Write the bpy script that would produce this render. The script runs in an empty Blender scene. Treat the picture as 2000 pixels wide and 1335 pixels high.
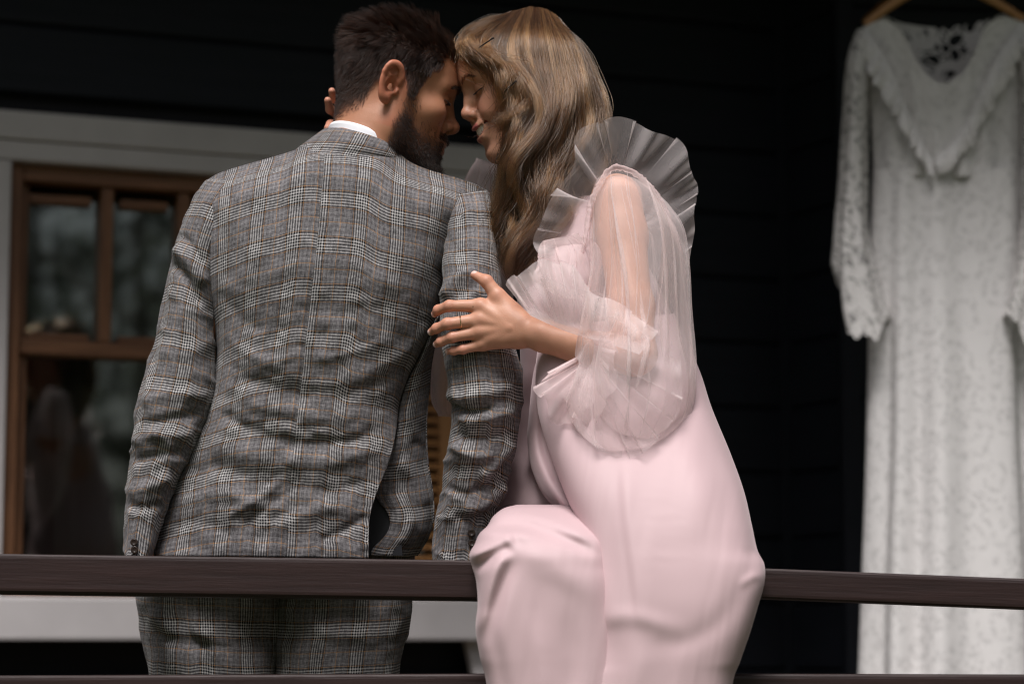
import bpy, math, random
import numpy as np
from mathutils import Vector, Matrix

S = bpy.context.scene
COL = S.collection
R = math.radians
rng = np.random.default_rng(7)
random.seed(7)

# ------------------------------------------------------------------ camera
LENS, SENSOR = 85.0, 36.0
FPX = 2000 * LENS / SENSOR          # focal length in pixels of the 2000 px wide photograph
CAMY, CAMZ, TILT = -3.78, 0.80, R(7.04)
cam_d = bpy.data.cameras.new('camera')
cam = bpy.data.objects.new('camera', cam_d)
COL.objects.link(cam)
cam.location = (0, CAMY, CAMZ)
cam.rotation_euler = (R(90) + TILT, 0, 0)
cam_d.lens = LENS
cam_d.sensor_width = SENSOR
cam_d.clip_start = 0.05
cam_d.clip_end = 2000
cam_d.dof.use_dof = True
cam_d.dof.focus_distance = 3.90
cam_d.dof.aperture_fstop = 2.5
S.camera = cam

# ------------------------------------------------------------------ sky and sun (overcast)
SUN_EL, SUN_AZ = R(60), R(192)      # azimuth measured clockwise from +Y: the light comes from behind the camera
w = bpy.data.worlds.new('World')
S.world = w
w.use_nodes = True
wn = w.node_tree
bg = wn.nodes['Background']
sky = wn.nodes.new('ShaderNodeTexSky')
sky.sky_type = 'NISHITA'
sky.sun_disc = False
sky.sun_elevation = SUN_EL
sky.sun_rotation = SUN_AZ
sky.air_density = 1.0
sky.dust_density = 6.0
sky.ozone_density = 1.0
hs = wn.nodes.new('ShaderNodeHueSaturation')
hs.inputs['Saturation'].default_value = 0.45
wn.links.new(sky.outputs[0], hs.inputs['Color'])
wn.links.new(hs.outputs[0], bg.inputs[0])
bg.inputs[1].default_value = 0.05
sun_d = bpy.data.lights.new('sun', 'SUN')
sun_d.energy = 2.9
sun_d.angle = R(24)
sun_d.color = (1.0, 0.97, 0.955)
sun = bpy.data.objects.new('sun', sun_d)
COL.objects.link(sun)
sdir = Vector((math.sin(SUN_AZ) * math.cos(SUN_EL), math.cos(SUN_AZ) * math.cos(SUN_EL), math.sin(SUN_EL)))
sun.rotation_euler = sdir.to_track_quat('Z', 'Y').to_euler()
sun.location = sdir * 20

S.view_settings.view_transform = 'Standard'
S.view_settings.look = 'None'
S.view_settings.exposure = 0.52
S.view_settings.gamma = 1.0
S.view_settings.use_curve_mapping = False
S.render.engine = 'CYCLES'
S.cycles.use_denoising = True
try:
    S.cycles.denoiser = 'OPENIMAGEDENOISE'
except Exception:
    pass
S.cycles.filter_width = 1.15
S.cycles.transparent_max_bounces = 40
S.cycles.max_bounces = 8
S.cycles.caustics_reflective = False
S.cycles.caustics_refractive = False
try:
    S.cycles_curves.shape = 'THICK'
    S.cycles_curves.subdivisions = 2
except Exception:
    pass

# ------------------------------------------------------------------ helpers
def P(px, py, Y):
    """point on the plane y=Y seen at photograph pixel (px, py); used to lay things out at their own depth"""
    px, py, Y = np.broadcast_arrays(np.asarray(px, float), np.asarray(py, float), np.asarray(Y, float))
    a = (px - 1000) / FPX
    b = -(py - 667.5) / FPX
    dy = math.cos(TILT) - b * math.sin(TILT)
    dz = math.sin(TILT) + b * math.cos(TILT)
    t = (Y - CAMY) / dy
    return np.stack([a * t, Y, CAMZ + dz * t], -1)

def proj(p):
    p = np.asarray(p, float)
    x, y, z = p[..., 0], p[..., 1] - CAMY, p[..., 2] - CAMZ
    f = y * math.cos(TILT) + z * math.sin(TILT)
    u = -y * math.sin(TILT) + z * math.cos(TILT)
    return 1000 + FPX * x / f, 667.5 - FPX * u / f

def tag(o, label=None, cat=None, group=None, kind=None):
    if label: o['label'] = label
    if cat: o['category'] = cat
    if group: o['group'] = group
    if kind: o['kind'] = kind
    return o

def empty(name, loc=(0, 0, 0)):
    o = bpy.data.objects.new(name, None)
    COL.objects.link(o)
    o.location = loc
    return o

def link(name, me, mat=None, parent=None, smooth=True):
    o = bpy.data.objects.new(name, me)
    COL.objects.link(o)
    if mat is not None and len(me.materials) == 0:
        me.materials.append(mat)
    if smooth and len(me.polygons):
        me.polygons.foreach_set('use_smooth', [True] * len(me.polygons))
    if parent is not None:
        o.parent = parent
        o.matrix_parent_inverse = Matrix.Translation(parent.location).inverted()
    return o

def mesh_np(name, V, Fq, uv=None, attrs=None):
    """mesh from numpy arrays; Fq (n,4) or (n,3) ints; uv per vertex"""
    me = bpy.data.meshes.new(name)
    V = np.asarray(V, np.float32).reshape(-1, 3)
    Fq = np.asarray(Fq, np.int32)
    k = Fq.shape[1]
    me.vertices.add(len(V))
    me.vertices.foreach_set('co', V.ravel())
    me.loops.add(Fq.size)
    me.loops.foreach_set('vertex_index', Fq.ravel())
    me.polygons.add(len(Fq))
    me.polygons.foreach_set('loop_start', np.arange(len(Fq), dtype=np.int32) * k)
    me.polygons.foreach_set('loop_total', np.full(len(Fq), k, np.int32))
    if uv is not None:
        l = me.uv_layers.new(name='UVMap')
        u = np.asarray(uv, np.float32).reshape(-1, 2)[Fq.ravel()]
        l.data.foreach_set('uv', u.ravel())
    if attrs:
        for n, a in attrs.items():
            at = me.attributes.new(n, 'FLOAT', 'POINT')
            at.data.foreach_set('value', np.asarray(a, np.float32).ravel())
    me.update(calc_edges=True)
    me.validate()
    return me

def grid_faces(m, n, wrap=False, off=0):
    i = np.arange(m - 1)[:, None]
    j = np.arange(n if wrap else n - 1)[None, :]
    j2 = (j + 1) % n
    f = np.stack([i * n + j, (i + 1) * n + j, (i + 1) * n + j2, i * n + j2], -1).reshape(-1, 4)
    return f + off

def grid_normals(G, wrap=False):
    du = np.gradient(G, axis=0)
    if wrap:
        dv = (np.roll(G, -1, 1) - np.roll(G, 1, 1)) * 0.5
    else:
        dv = np.gradient(G, axis=1)
    n = np.cross(du, dv)
    n /= np.linalg.norm(n, axis=-1, keepdims=True) + 1e-12
    return n

def grid_uv(G, wrap=False, c0=None):
    """arc-length uv in metres"""
    m, n = G.shape[:2]
    dv = np.linalg.norm(np.diff(G, axis=0), axis=-1)
    v = np.concatenate([np.zeros((1, n)), np.cumsum(dv, 0)], 0)
    v = 0.5 * v + 0.5 * v.mean(1, keepdims=True)
    du = np.linalg.norm(np.diff(G, axis=1), axis=-1)
    u = np.concatenate([np.zeros((m, 1)), np.cumsum(du, 1)], 1)
    if c0 is None: c0 = n // 2
    u = u - u[:, c0:c0 + 1]
    return np.stack([u, -v], -1)

def hash3(ix, iy, iz, seed):
    h = (ix * 374761393 + iy * 668265263 + iz * 2147483647 + seed * 1274126177) & 0xffffffff
    h = ((h ^ (h >> 13)) * 1274126177) & 0xffffffff
    h = (h ^ (h >> 16)) & 0xffff
    return h / 32767.5 - 1.0

def noise(p, seed=0):
    p = np.asarray(p, float)
    f = np.floor(p).astype(np.int64)
    t = p - f
    t = t * t * t * (t * (t * 6 - 15) + 10)
    r = 0
    for a in (0, 1):
        wa = t[..., 0] if a else 1 - t[..., 0]
        for b in (0, 1):
            wb = t[..., 1] if b else 1 - t[..., 1]
            for c in (0, 1):
                wc = t[..., 2] if c else 1 - t[..., 2]
                r = r + wa * wb * wc * hash3(f[..., 0] + a, f[..., 1] + b, f[..., 2] + c, seed)
    return r

def fbm(p, octv=3, seed=0):
    r, a = 0, 1.0
    p = np.asarray(p, float)
    for k in range(octv):
        r = r + a * noise(p * 2 ** k, seed + k)
        a *= 0.5
    return r

def ss(a, b, x):
    t = np.clip((x - a) / (b - a), 0, 1)
    return t * t * (3 - 2 * t)

def spline(pts, n, uniform=False):
    """Catmull-Rom through pts (k,d) resampled to n points (by chord length unless uniform)"""
    p = np.asarray(pts, float)
    k = len(p)
    if k == 2:
        return p[0] + (p[1] - p[0]) * np.linspace(0, 1, n)[:, None]
    e = np.concatenate([[2 * p[0] - p[1]], p, [2 * p[-1] - p[-2]]], 0)
    if uniform:
        s = np.linspace(0, k - 1, n)
    else:
        L = np.concatenate([[0], np.cumsum(np.linalg.norm(np.diff(p[:, :2], axis=0), axis=1) + 1e-9)])
        s = np.interp(np.linspace(0, L[-1], n), L, np.arange(k))
    i = np.clip(np.floor(s).astype(int), 0, k - 2)
    t = (s - i)[:, None]
    a, b, c, d = e[i], e[i + 1], e[i + 2], e[i + 3]
    return 0.5 * (2 * b + (c - a) * t + (2 * a - 5 * b + 4 * c - d) * t * t + (3 * b - 3 * c + d - a) * t ** 3)

def poly_dist(px, py, pts):
    """distance, signed side (+ = to the right of travel, image axes) and position 0..1 along a pixel polyline"""
    pts = np.asarray(pts, float)
    best = np.full(px.shape, 1e9)
    side = np.zeros(px.shape)
    along = np.zeros(px.shape)
    L = np.concatenate([[0], np.cumsum(np.linalg.norm(np.diff(pts, axis=0), axis=1))])
    for k in range(len(pts) - 1):
        a, b = pts[k], pts[k + 1]
        d = b - a
        l2 = d @ d
        t = np.clip(((px - a[0]) * d[0] + (py - a[1]) * d[1]) / l2, 0, 1)
        qx, qy = a[0] + t * d[0], a[1] + t * d[1]
        dd = np.hypot(px - qx, py - qy)
        cr = (d[0] * (py - a[1]) - d[1] * (px - a[0]))
        mk = dd < best
        best = np.where(mk, dd, best)
        side = np.where(mk, np.sign(cr), side)
        along = np.where(mk, (L[k] + t * math.sqrt(l2)) / L[-1], along)
    return best, side, along

def stroke(px, py, pts, width, amp, kind='ridge', fade=0.15, decay=None):
    """fold laid along a curve: ridge (gaussian) or step (one side proud, dying away over decay)"""
    pts = spline(pts, max(12, 4 * len(pts)))[:, :2]
    d, s, t = poly_dist(px, py, pts)
    f = ss(0, fade, t) * ss(0, fade, 1 - t) if fade > 0 else 1.0
    if kind == 'ridge':
        return amp * np.exp(-(d / width) ** 2) * f
    if kind == 'crease':
        return amp * np.exp(-(d / width)) * f
    sd = d * s
    up = ss(-width, width, sd)
    return amp * up * np.exp(-np.maximum(sd, 0) / (decay or 6 * width)) * f

# ------------------------------------------------------------------ node helpers
class NT:
    def __init__(self, name):
        self.m = bpy.data.materials.new(name)
        self.m.use_nodes = True
        self.t = self.m.node_tree
        self.b = self.t.nodes['Principled BSDF']
        self.out = self.t.nodes['Material Output']
    def n(self, typ, **kw):
        x = self.t.nodes.new(typ)
        for k, v in kw.items():
            setattr(x, k, v)
        return x
    def l(self, a, b):
        self.t.links.new(a, b)
    def val(self, sock, v):
        if hasattr(v, 'is_output') or isinstance(v, bpy.types.NodeSocket):
            self.l(v, sock)
        else:
            sock.default_value = v
    def math(self, op, a, b=None, c=None, clamp=False):
        x = self.n('ShaderNodeMath', operation=op)
        x.use_clamp = clamp
        self.val(x.inputs[0], a)
        if b is not None: self.val(x.inputs[1], b)
        if c is not None: self.val(x.inputs[2], c)
        return x.outputs[0]
    def mix(self, fac, a, b, blend='MIX'):
        x = self.n('ShaderNodeMix', data_type='RGBA', blend_type=blend)
        self.val(x.inputs[0], fac)
        self.val(x.inputs[6], a if not isinstance(a, tuple) or len(a) == 4 else a + (1,))
        self.val(x.inputs[7], b if not isinstance(b, tuple) or len(b) == 4 else b + (1,))
        return x.outputs[2]
    def ramp(self, fac, stops, interp='LINEAR'):
        x = self.n('ShaderNodeValToRGB')
        e = x.color_ramp.elements
        x.color_ramp.interpolation = interp
        while len(e) < len(stops): e.new(0.5)
        for k, (p, c) in enumerate(stops):
            e[k].position = p
            e[k].color = tuple(c) + (1,) if len(c) == 3 else c
        self.val(x.inputs[0], fac)
        return x.outputs[0]
    def coord(self, kind='Object'):
        return self.n('ShaderNodeTexCoord').outputs[kind]
    def mapping(self, vec, scale=(1, 1, 1), rot=(0, 0, 0), loc=(0, 0, 0)):
        x = self.n('ShaderNodeMapping')
        self.l(vec, x.inputs[0])
        x.inputs['Scale'].default_value = scale
        x.inputs['Rotation'].default_value = rot
        x.inputs['Location'].default_value = loc
        return x.outputs[0]
    def noise(self, vec, scale, detail=3, rough=0.5, col=False):
        x = self.n('ShaderNodeTexNoise')
        if vec is not None: self.l(vec, x.inputs['Vector'])
        x.inputs['Scale'].default_value = scale
        x.inputs['Detail'].default_value = detail
        x.inputs['Roughness'].default_value = rough
        return x.outputs[1 if col else 0]
    def bump(self, h, strength=0.3, dist=0.002):
        x = self.n('ShaderNodeBump')
        x.inputs['Strength'].default_value = strength
        x.inputs['Distance'].default_value = dist
        self.l(h, x.inputs['Height'])
        self.l(x.outputs[0], self.b.inputs['Normal'])
        return x.outputs[0]
    def attr(self, name):
        return self.n('ShaderNodeAttribute', attribute_name=name).outputs['Fac']
    def set(self, **kw):
        for k, v in kw.items():
            s = self.b.inputs[k.replace('_', ' ')]
            self.val(s, v if not (isinstance(v, tuple) and len(v) == 3) or s.type != 'RGBA' else v + (1,))
        return self

def mat_wood(name, c1, c2, rough=0.55, axis=(1, 12, 12), scale=6.0, spec=0.4, bump=0.25):
    t = NT(name)
    o = t.coord('Object')
    v = t.mapping(o, scale=axis)
    g = t.noise(v, scale, 5, 0.6)
    big = t.noise(o, 1.7, 2)
    f = t.math('ADD', t.math('MULTIPLY', g, 0.75), t.math('MULTIPLY', big, 0.35))
    c = t.ramp(f, [(0.32, c1), (0.72, c2)])
    t.set(Base_Color=c, Roughness=rough)
    t.b.inputs['Specular IOR Level'].default_value = spec
    t.bump(g, bump, 0.003)
    return t.m

def mat_plain(name, col, rough=0.6, var=0.12, scale=20, spec=0.4, bump=0.0, **kw):
    t = NT(name)
    o = t.coord('Object')
    g = t.noise(o, scale, 4)
    a = tuple(x * (1 - var) for x in col)
    b = tuple(min(1, x * (1 + var)) for x in col)
    t.set(Base_Color=t.ramp(g, [(0.3, a), (0.7, b)]), Roughness=rough, **kw)
    t.b.inputs['Specular IOR Level'].default_value = spec
    if bump: t.bump(g, bump, 0.002)
    return t.m

def box_mesh(name, sx, sy, sz, bev=0.004, seg=2):
    """box centred at the origin with bevelled edges"""
    import bmesh
    bm = bmesh.new()
    bmesh.ops.create_cube(bm, size=1)
    bmesh.ops.scale(bm, vec=(sx, sy, sz), verts=bm.verts)
    if bev:
        bmesh.ops.bevel(bm, geom=bm.edges[:], offset=min(bev, min(sx, sy, sz) * 0.45), segments=seg, affect='EDGES', profile=0.6)
    me = bpy.data.meshes.new(name)
    bm.to_mesh(me)
    bm.free()
    return me

def box(name, size, mat, frame, pos, parent=None, bev=0.004, seg=2, rot=None):
    """bevelled box placed in a 4x4 frame; pos in the frame's own axes"""
    o = link(name, box_mesh(name, *size, bev, seg), mat, None, smooth=False)
    m = frame @ Matrix.Translation(Vector(pos))
    if rot is not None: m = m @ rot
    o.matrix_world = m
    if parent is not None:
        o.parent = parent
        o.matrix_parent_inverse = Matrix.Translation(parent.location).inverted()
    return o
# ================================================================== the setting
m_wall = mat_wood('dark_stained_boards', (0.0052, 0.0078, 0.0125), (0.0125, 0.0138, 0.0200), rough=0.6, axis=(1, 14, 14), scale=3.0, spec=0.25)
m_trim = mat_plain('white_trim_paint', (0.53, 0.50, 0.505), rough=0.55, var=0.06, scale=9)
m_frame = mat_wood('brown_window_wood', (0.095, 0.040, 0.018), (0.25, 0.115, 0.055), rough=0.5, axis=(14, 14, 1.2), scale=5.0)
m_frame_h = mat_wood('brown_window_wood_across', (0.095, 0.040, 0.018), (0.25, 0.115, 0.055), rough=0.5, axis=(1.2, 14, 14), scale=5.0)
m_rail = mat_wood('brown_rail_stain', (0.014, 0.0066, 0.0066), (0.028, 0.0130, 0.0122), rough=0.45, axis=(1, 18, 18), scale=5.0, spec=0.4, bump=0.3)
def add_wear(m, col, scale, thr):
    nt = m.node_tree; bs = nt.nodes['Principled BSDF']
    src = bs.inputs['Base Color'].links[0].from_socket
    tc = nt.nodes.new('ShaderNodeTexCoord'); nz = nt.nodes.new('ShaderNodeTexNoise')
    nz.inputs['Scale'].default_value = scale; nz.inputs['Detail'].default_value = 5; nz.inputs['Roughness'].default_value = 0.7
    nt.links.new(tc.outputs['Object'], nz.inputs['Vector'])
    rp = nt.nodes.new('ShaderNodeValToRGB'); rp.color_ramp.elements[0].position = thr; rp.color_ramp.elements[1].position = thr + 0.03
    nt.links.new(nz.outputs[0], rp.inputs[0])
    mx = nt.nodes.new('ShaderNodeMix'); mx.data_type = 'RGBA'
    nt.links.new(rp.outputs[0], mx.inputs[0]); nt.links.new(src, mx.inputs[6]); mx.inputs[7].default_value = col + (1,)
    nt.links.new(mx.outputs[2], bs.inputs['Base Color'])
add_wear(m_rail, (0.16, 0.12, 0.10), 34, 0.735)
m_deck = mat_wood('deck_boards', (0.03, 0.02, 0.016), (0.07, 0.05, 0.04), axis=(1, 12, 12))
m_ceil = mat_wood('porch_ceiling_boards', (0.006, 0.006, 0.008), (0.012, 0.011, 0.014), spec=0.2)

t = NT('grass_ground')
g = t.noise(t.coord('Object'), 3.0, 6)
t.set(Base_Color=t.ramp(g, [(0.3, (0.03, 0.04, 0.015)), (0.7, (0.07, 0.085, 0.03))]), Roughness=0.95)
m_ground = t.m
gm = mesh_np('ground', [(-400, -400, -0.55), (400, -400, -0.55), (400, 400, -0.55), (-400, 400, -0.55)], [(0, 1, 2, 3)])
tag(link('ground', gm, m_ground), kind='structure')

fl = box('porch_floor', (7.0, 3.9, 0.12), m_deck, Matrix.Identity(4), (0, 1.80, -0.06), bev=0.006)
tag(fl, kind='structure')

# wall frame: x runs along the wall (receding to the right), y into the house, z up
WA = R(21)
W_O = P(0, 667, 2.02)
WF = Matrix.Translation(Vector((W_O[0], W_O[1], 0))) @ Matrix.Rotation(WA, 4, 'Z')
WFI = WF.inverted()
def wall_sz(px, py, d=0.0, FI=None):
    """(s, z) on the wall plane offset d in front of the wall seen at a pixel"""
    FI = FI or WFI
    c = FI @ Vector((0, CAMY, CAMZ))
    q = FI @ Vector(P(px, py, 3.0).tolist())
    r = q - c
    k = (-d - c.y) / r.y
    h = c + r * k
    return h.x, h.z

house = empty('wooden_house', (W_O[0], W_O[1] + 0.4, 0))
tag(house, 'dark stained plank house with a brown framed window in white trim', 'house')

sL, zT = wall_sz(18, 318)          # inner edge of the left casing, underside of lintel
sR, _ = wall_sz(880, 700)
_, zB = wall_sz(450, 1168)
_, zTop = wall_sz(0, 222)
zBot = wall_sz(450, 1250)[1]
CW = 0.12
s_corner = wall_sz(1536, 700)[0]
PL = 0.176
z0 = wall_sz(1450, 1047)[1] - PL * 7
WALL_H = 2.95

def plank_run(frame, x0, x1, row, holes=()):
    za, zb = z0 + row * PL, z0 + (row + 1) * PL - 0.005
    spans = [(x0, x1)]
    for hx0, hx1, hz0, hz1 in holes:
        if zb > hz0 and za < hz1:
            nz = []
            for a, b in spans:
                if hx0 > a and hx1 < b: nz += [(a, hx0), (hx1, b)]
                else: nz.append((a, b))
            spans = nz
    for a, b in spans:
        box('plank', (b - a, 0.035, zb - za), m_wall, frame, ((a + b) / 2, 0.0175 + random.uniform(-0.002, 0.002), (za + zb) / 2), house, bev=0.012, seg=3)

hole = (sL - CW * 0.6, sR + CW * 0.6, zBot + 0.02, zTop - 0.02)
s_left = sL - 1.2
for r in range(0, 17):
    plank_run(WF, s_left, s_corner, r, (hole,))
# return wall and the projecting bay the lace dress hangs on
ret = 0.30
CFR = WF @ Matrix.Translation(Vector((s_corner, 0, 0)))
RF = CFR @ Matrix.Rotation(R(-84), 4, 'Z')      # return: comes towards the porch edge
for r in range(0, 17):
    plank_run(RF, 0.002, ret, r)
BF = RF @ Matrix.Translation(Vector((ret, 0, 0))) @ Matrix.Rotation(R(70), 4, 'Z')
for r in range(0, 17):
    plank_run(BF, 0.012, 3.4, r)
box('corner_board', (0.05, 0.05, WALL_H), m_wall, BF, (0.0, 0.012, WALL_H / 2), house, bev=0.006)
box('corner_board', (0.03, 0.03, WALL_H), m_wall, CFR, (0.0, 0.004, WALL_H / 2), house, bev=0.004)
# dark sheathing behind the boards, with the window opening left free
def backing(frame, x0, x1, za, zb):
    box('sheathing', (x1 - x0, 0.03, zb - za), m_ceil, frame, ((x0 + x1) / 2, 0.056, (za + zb) / 2), house, bev=0)
hx0, hx1, hz0, hz1 = hole
backing(WF, s_left, hx0, 0, WALL_H); backing(WF, hx1, s_corner + 0.12, 0, WALL_H)
backing(WF, hx0, hx1, 0, hz0); backing(WF, hx0, hx1, hz1, WALL_H)
backing(RF, 0, ret, 0, WALL_H); backing(BF, 0, 3.4, 0, WALL_H)

# porch ceiling
pc = box('porch_ceiling', (9.0, 3.7, 0.10), m_ceil, Matrix.Identity(4), (0, 2.75, 2.95 + 0.06), bev=0.004)
tag(pc, kind='structure')

# window -------------------------------------------------------------
win = empty('window', (0, 0, 0))
win.matrix_world = WF
win.parent = house
win.matrix_parent_inverse = Matrix.Translation(house.location).inverted()
def wbox(name, x0, x1, za, zb, y0, y1, mat, bev=0.004):
    o = link(name, box_mesh(name, x1 - x0, y1 - y0, zb - za, bev), mat, None, smooth=False)
    o.parent = win
    o.location = ((x0 + x1) / 2, (y0 + y1) / 2, (za + zb) / 2)
    return o
lint_mid = zT + (zTop - zT) * 0.40
wbox('lintel_board', sL - CW - 0.03, sR + CW + 0.03, lint_mid + 0.002, zTop, -0.052, 0.03, m_trim, 0.006)
wbox('lintel_board', sL - CW, sR + CW, zT, lint_mid, -0.044, 0.03, m_trim, 0.005)
wbox('casing', sL - CW, sL, zB + 0.002, zT - 0.002, -0.044, 0.03, m_trim, 0.005)
wbox('casing', sR, sR + CW, zB + 0.002, zT - 0.002, -0.044, 0.03, m_trim, 0.005)
wbox('sill_board', sL - CW - 0.02, sR + CW * 0.55, zBot, zB, -0.115, 0.03, m_trim, 0.008)
# white raking board running down from the sill's end
o = link('brace_board', box_mesh('brace_board', 0.06, 0.03, 0.34, 0.004), m_trim, None, smooth=False)
o.parent = win
sb, zb_ = wall_sz(926, 1235, 0.05)
o.location = (sb, -0.05, zb_)
o.rotation_euler = (0, R(-13), 0)
# brown frame, set back
yf0, yf1 = 0.035, 0.095
wbox('frame_stile', sL + 0.002, sL + 0.034, zB, zT, -0.01, 0.10, m_frame)
wbox('frame_stile', sR - 0.034, sR - 0.002, zB, zT, -0.01, 0.10, m_frame)
wbox('frame_head', sL + 0.036, sR - 0.036, zT - 0.042, zT - 0.001, -0.006, 0.10, m_frame_h)
wbox('frame_sill', sL + 0.036, sR - 0.036, zB + 0.001, zB + 0.035, -0.006, 0.10, m_frame_h)
ztr0, ztr1 = wall_sz(120, 696, -0.04)[1], wall_sz(120, 668, -0.04)[1]
xs = [sL + 0.036] + [wall_sz(x, 520, -0.04)[0] for x in (203, 352, 506, 665)] + [sR - 0.036]
wbox('transom', xs[0], xs[-1], ztr0, ztr1, 0.004, 0.085, m_frame_h)
zt2 = zT - 0.044
t = NT('window_glass')
t.t.nodes.remove(t.b)
fr = t.n('ShaderNodeFresnel'); fr.inputs[0].default_value = 1.55
gl = t.n('ShaderNodeBsdfGlossy'); gl.inputs['Roughness'].default_value = 0.03
gl.inputs['Color'].default_value = (0.95, 1.0, 0.97, 1)
tr = t.n('ShaderNodeBsdfTransparent'); tr.inputs[0].default_value = (0.86, 0.9, 0.88, 1)
mx = t.n('ShaderNodeMixShader')
t.l(t.math('MULTIPLY', fr.outputs[0], 3.8, clamp=True), mx.inputs[0]); t.l(tr.outputs[0], mx.inputs[1]); t.l(gl.outputs[0], mx.inputs[2])
t.l(mx.outputs[0], t.out.inputs[0])
m_glass = t.m
for k in range(5):
    x0, x1 = xs[k], xs[k + 1]
    if 0 < k:
        wbox('mullion', x0 - 0.0145, x0 + 0.0145, ztr1 + 0.001, zt2, 0.006, 0.08, m_frame)
    a, b = x0 + (0.016 if k else 0.001), x1 - (0.016 if k < 4 else 0.001)
    # sash: four slim rails and the pane
    wbox('sash_rail', a + 0.019, b - 0.019, zt2 - 0.045, zt2 - 0.022, 0.03, 0.07, m_frame_h)
    wbox('sash_rail', a + 0.019, b - 0.019, ztr1 + 0.002, ztr1 + 0.02, 0.03, 0.07, m_frame_h)
    if k in (0, 4):
        wbox('sash_stile', a, a + 0.018, ztr1 + 0.002, zt2 - 0.001, 0.03, 0.07, m_frame)
    wbox('pane', a, b, ztr1 + 0.01, zt2 - 0.03, 0.052, 0.056, m_glass, 0)
wbox('sash_stile', xs[0] + 0.001, xs[0] + 0.024, zB + 0.036, ztr0 - 0.001, 0.03, 0.07, m_frame)
wbox('mullion', xs[3] - 0.02, xs[3] + 0.02, zB + 0.036, ztr0 - 0.001, 0.006, 0.08, m_frame)
wbox('sash_rail', xs[0] + 0.025, xs[3] - 0.021, zB + 0.036, zB + 0.06, 0.03, 0.07, m_frame_h)
wbox('pane', xs[0] + 0.002, xs[3] - 0.01, zB + 0.04, ztr0 - 0.002, 0.052, 0.056, m_glass, 0)
wbox('pane', xs[3] + 0.012, xs[-1] - 0.002, zB + 0.04, ztr0 - 0.002, 0.052, 0.056, m_glass, 0)

# dark room behind the window: back wall, sides, ceiling, floor, and a curtain
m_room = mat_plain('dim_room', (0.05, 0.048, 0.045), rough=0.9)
def room(x0, x1, y0, y1, za, zb):
    wbox('room_wall', x0, x1, za, zb, y0, y1, m_room, 0)
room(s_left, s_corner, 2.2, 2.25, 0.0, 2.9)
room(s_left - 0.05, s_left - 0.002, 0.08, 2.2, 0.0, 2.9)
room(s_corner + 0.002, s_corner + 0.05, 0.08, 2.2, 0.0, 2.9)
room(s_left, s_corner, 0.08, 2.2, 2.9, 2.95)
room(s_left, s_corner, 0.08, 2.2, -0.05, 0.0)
# curtain: pleated sheet hanging inside
t = NT('curtain_cloth')
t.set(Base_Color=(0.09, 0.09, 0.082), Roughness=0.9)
m_cur = t.m
n_, m_ = 160, 3
xx = np.linspace(sL + 0.16, sR + 0.05, n_)
zz = np.linspace(zB - 0.05, zT + 0.02, m_)
X, Z = np.meshgrid(xx, zz)
Yc = 0.16 + 0.018 * np.sin(X * 70 + 2 * np.sin(X * 9)) + 0.01 * np.sin(X * 27)
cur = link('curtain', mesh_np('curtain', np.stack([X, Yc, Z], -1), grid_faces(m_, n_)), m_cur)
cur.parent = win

# pale wood louvre shutter standing on the porch behind the couple
m_pale = mat_wood('pale_pine', (0.22, 0.10, 0.035), (0.38, 0.19, 0.07), rough=0.5, axis=(12, 12, 1), scale=5)
sx1 = wall_sz(882, 900, 0.08)[0]
shp = WF @ Vector((sx1 - 0.2, -0.085, zB))
sh = empty('louvre_shutter', shp)
tag(sh, 'pale pine louvre shutter leaning upright on the window sill behind the man', 'shutter')
SF = WF @ Matrix.Translation(Vector((sx1 - 0.02, -0.085, zB + 0.001)))
SHH = wall_sz(860, 690, 0.08)[1] - zB
box('stile', (0.035, 0.024, SHH), m_pale, SF, (0.0, 0, SHH / 2), sh)
box('stile', (0.035, 0.024, SHH), m_pale, SF, (-0.36, 0, SHH / 2), sh)
box('rail', (0.323, 0.024, 0.045), m_pale, SF, (-0.18, 0, SHH - 0.03), sh)
box('rail', (0.323, 0.024, 0.045), m_pale, SF, (-0.18, 0, 0.03), sh)
for k in range(int((SHH - 0.13) / 0.029)):
    box('slat', (0.324, 0.022, 0.006), m_pale, SF, (-0.18, 0, 0.072 + k * 0.029), sh, bev=0.001, seg=1, rot=Matrix.Rotation(R(35), 4, 'X'))

# railing -------------------------------------------------------------
rail = empty('porch_railing', (0, 0, 0))
tag(rail, 'brown stained timber railing along the porch edge', 'railing')
RY = -0.005
def beam(name, a, b, h, dep, Y, bev=0.007):
    """beam whose upper front edge runs from pixel a to pixel b"""
    pa, pb = Vector(P(*a, Y).tolist()), Vector(P(*b, Y).tolist())
    d = pb - pa
    L = d.length
    x = d.normalized()
    y = Vector((0, 1, 0))
    z = x.cross(y).normalized()
    m = Matrix((x, y, z)).transposed().to_4x4()
    m.translation = (pa + pb) / 2
    return box(name, (L, dep, h), m_rail, m, (0, dep / 2, -h / 2), rail, bev=bev, seg=3)
beam('top_rail', (-900, 1068), (1192, 1097), 0.060, 0.085, RY)
beam('under_rail', (-900, 1131), (1192, 1161), 0.012, 0.075, RY + 0.007, bev=0.002)
beam('top_rail', (1198, 1097), (3000, 1169), 0.047, 0.085, RY)
beam('bottom_rail', (-900, 1322), (1192, 1314), 0.05, 0.06, RY + 0.012)
beam('bottom_rail', (1198, 1314), (3000, 1320), 0.05, 0.06, RY + 0.012)
pp = P(1195, 1130, RY)
ptop = P(1195, 1101, RY)[2]
box('post', (0.09, 0.075, ptop + 0.53), m_rail, Matrix.Identity(4), (pp[0], RY + 0.052, (ptop - 0.55) / 2 - 0.012), rail, bev=0.004)
for x in (-1.35, 1.75):
    box('post', (0.09, 0.075, ptop + 0.45), m_rail, Matrix.Identity(4), (x, RY + 0.052, (ptop - 0.55) / 2 - 0.06), rail, bev=0.004)
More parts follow.
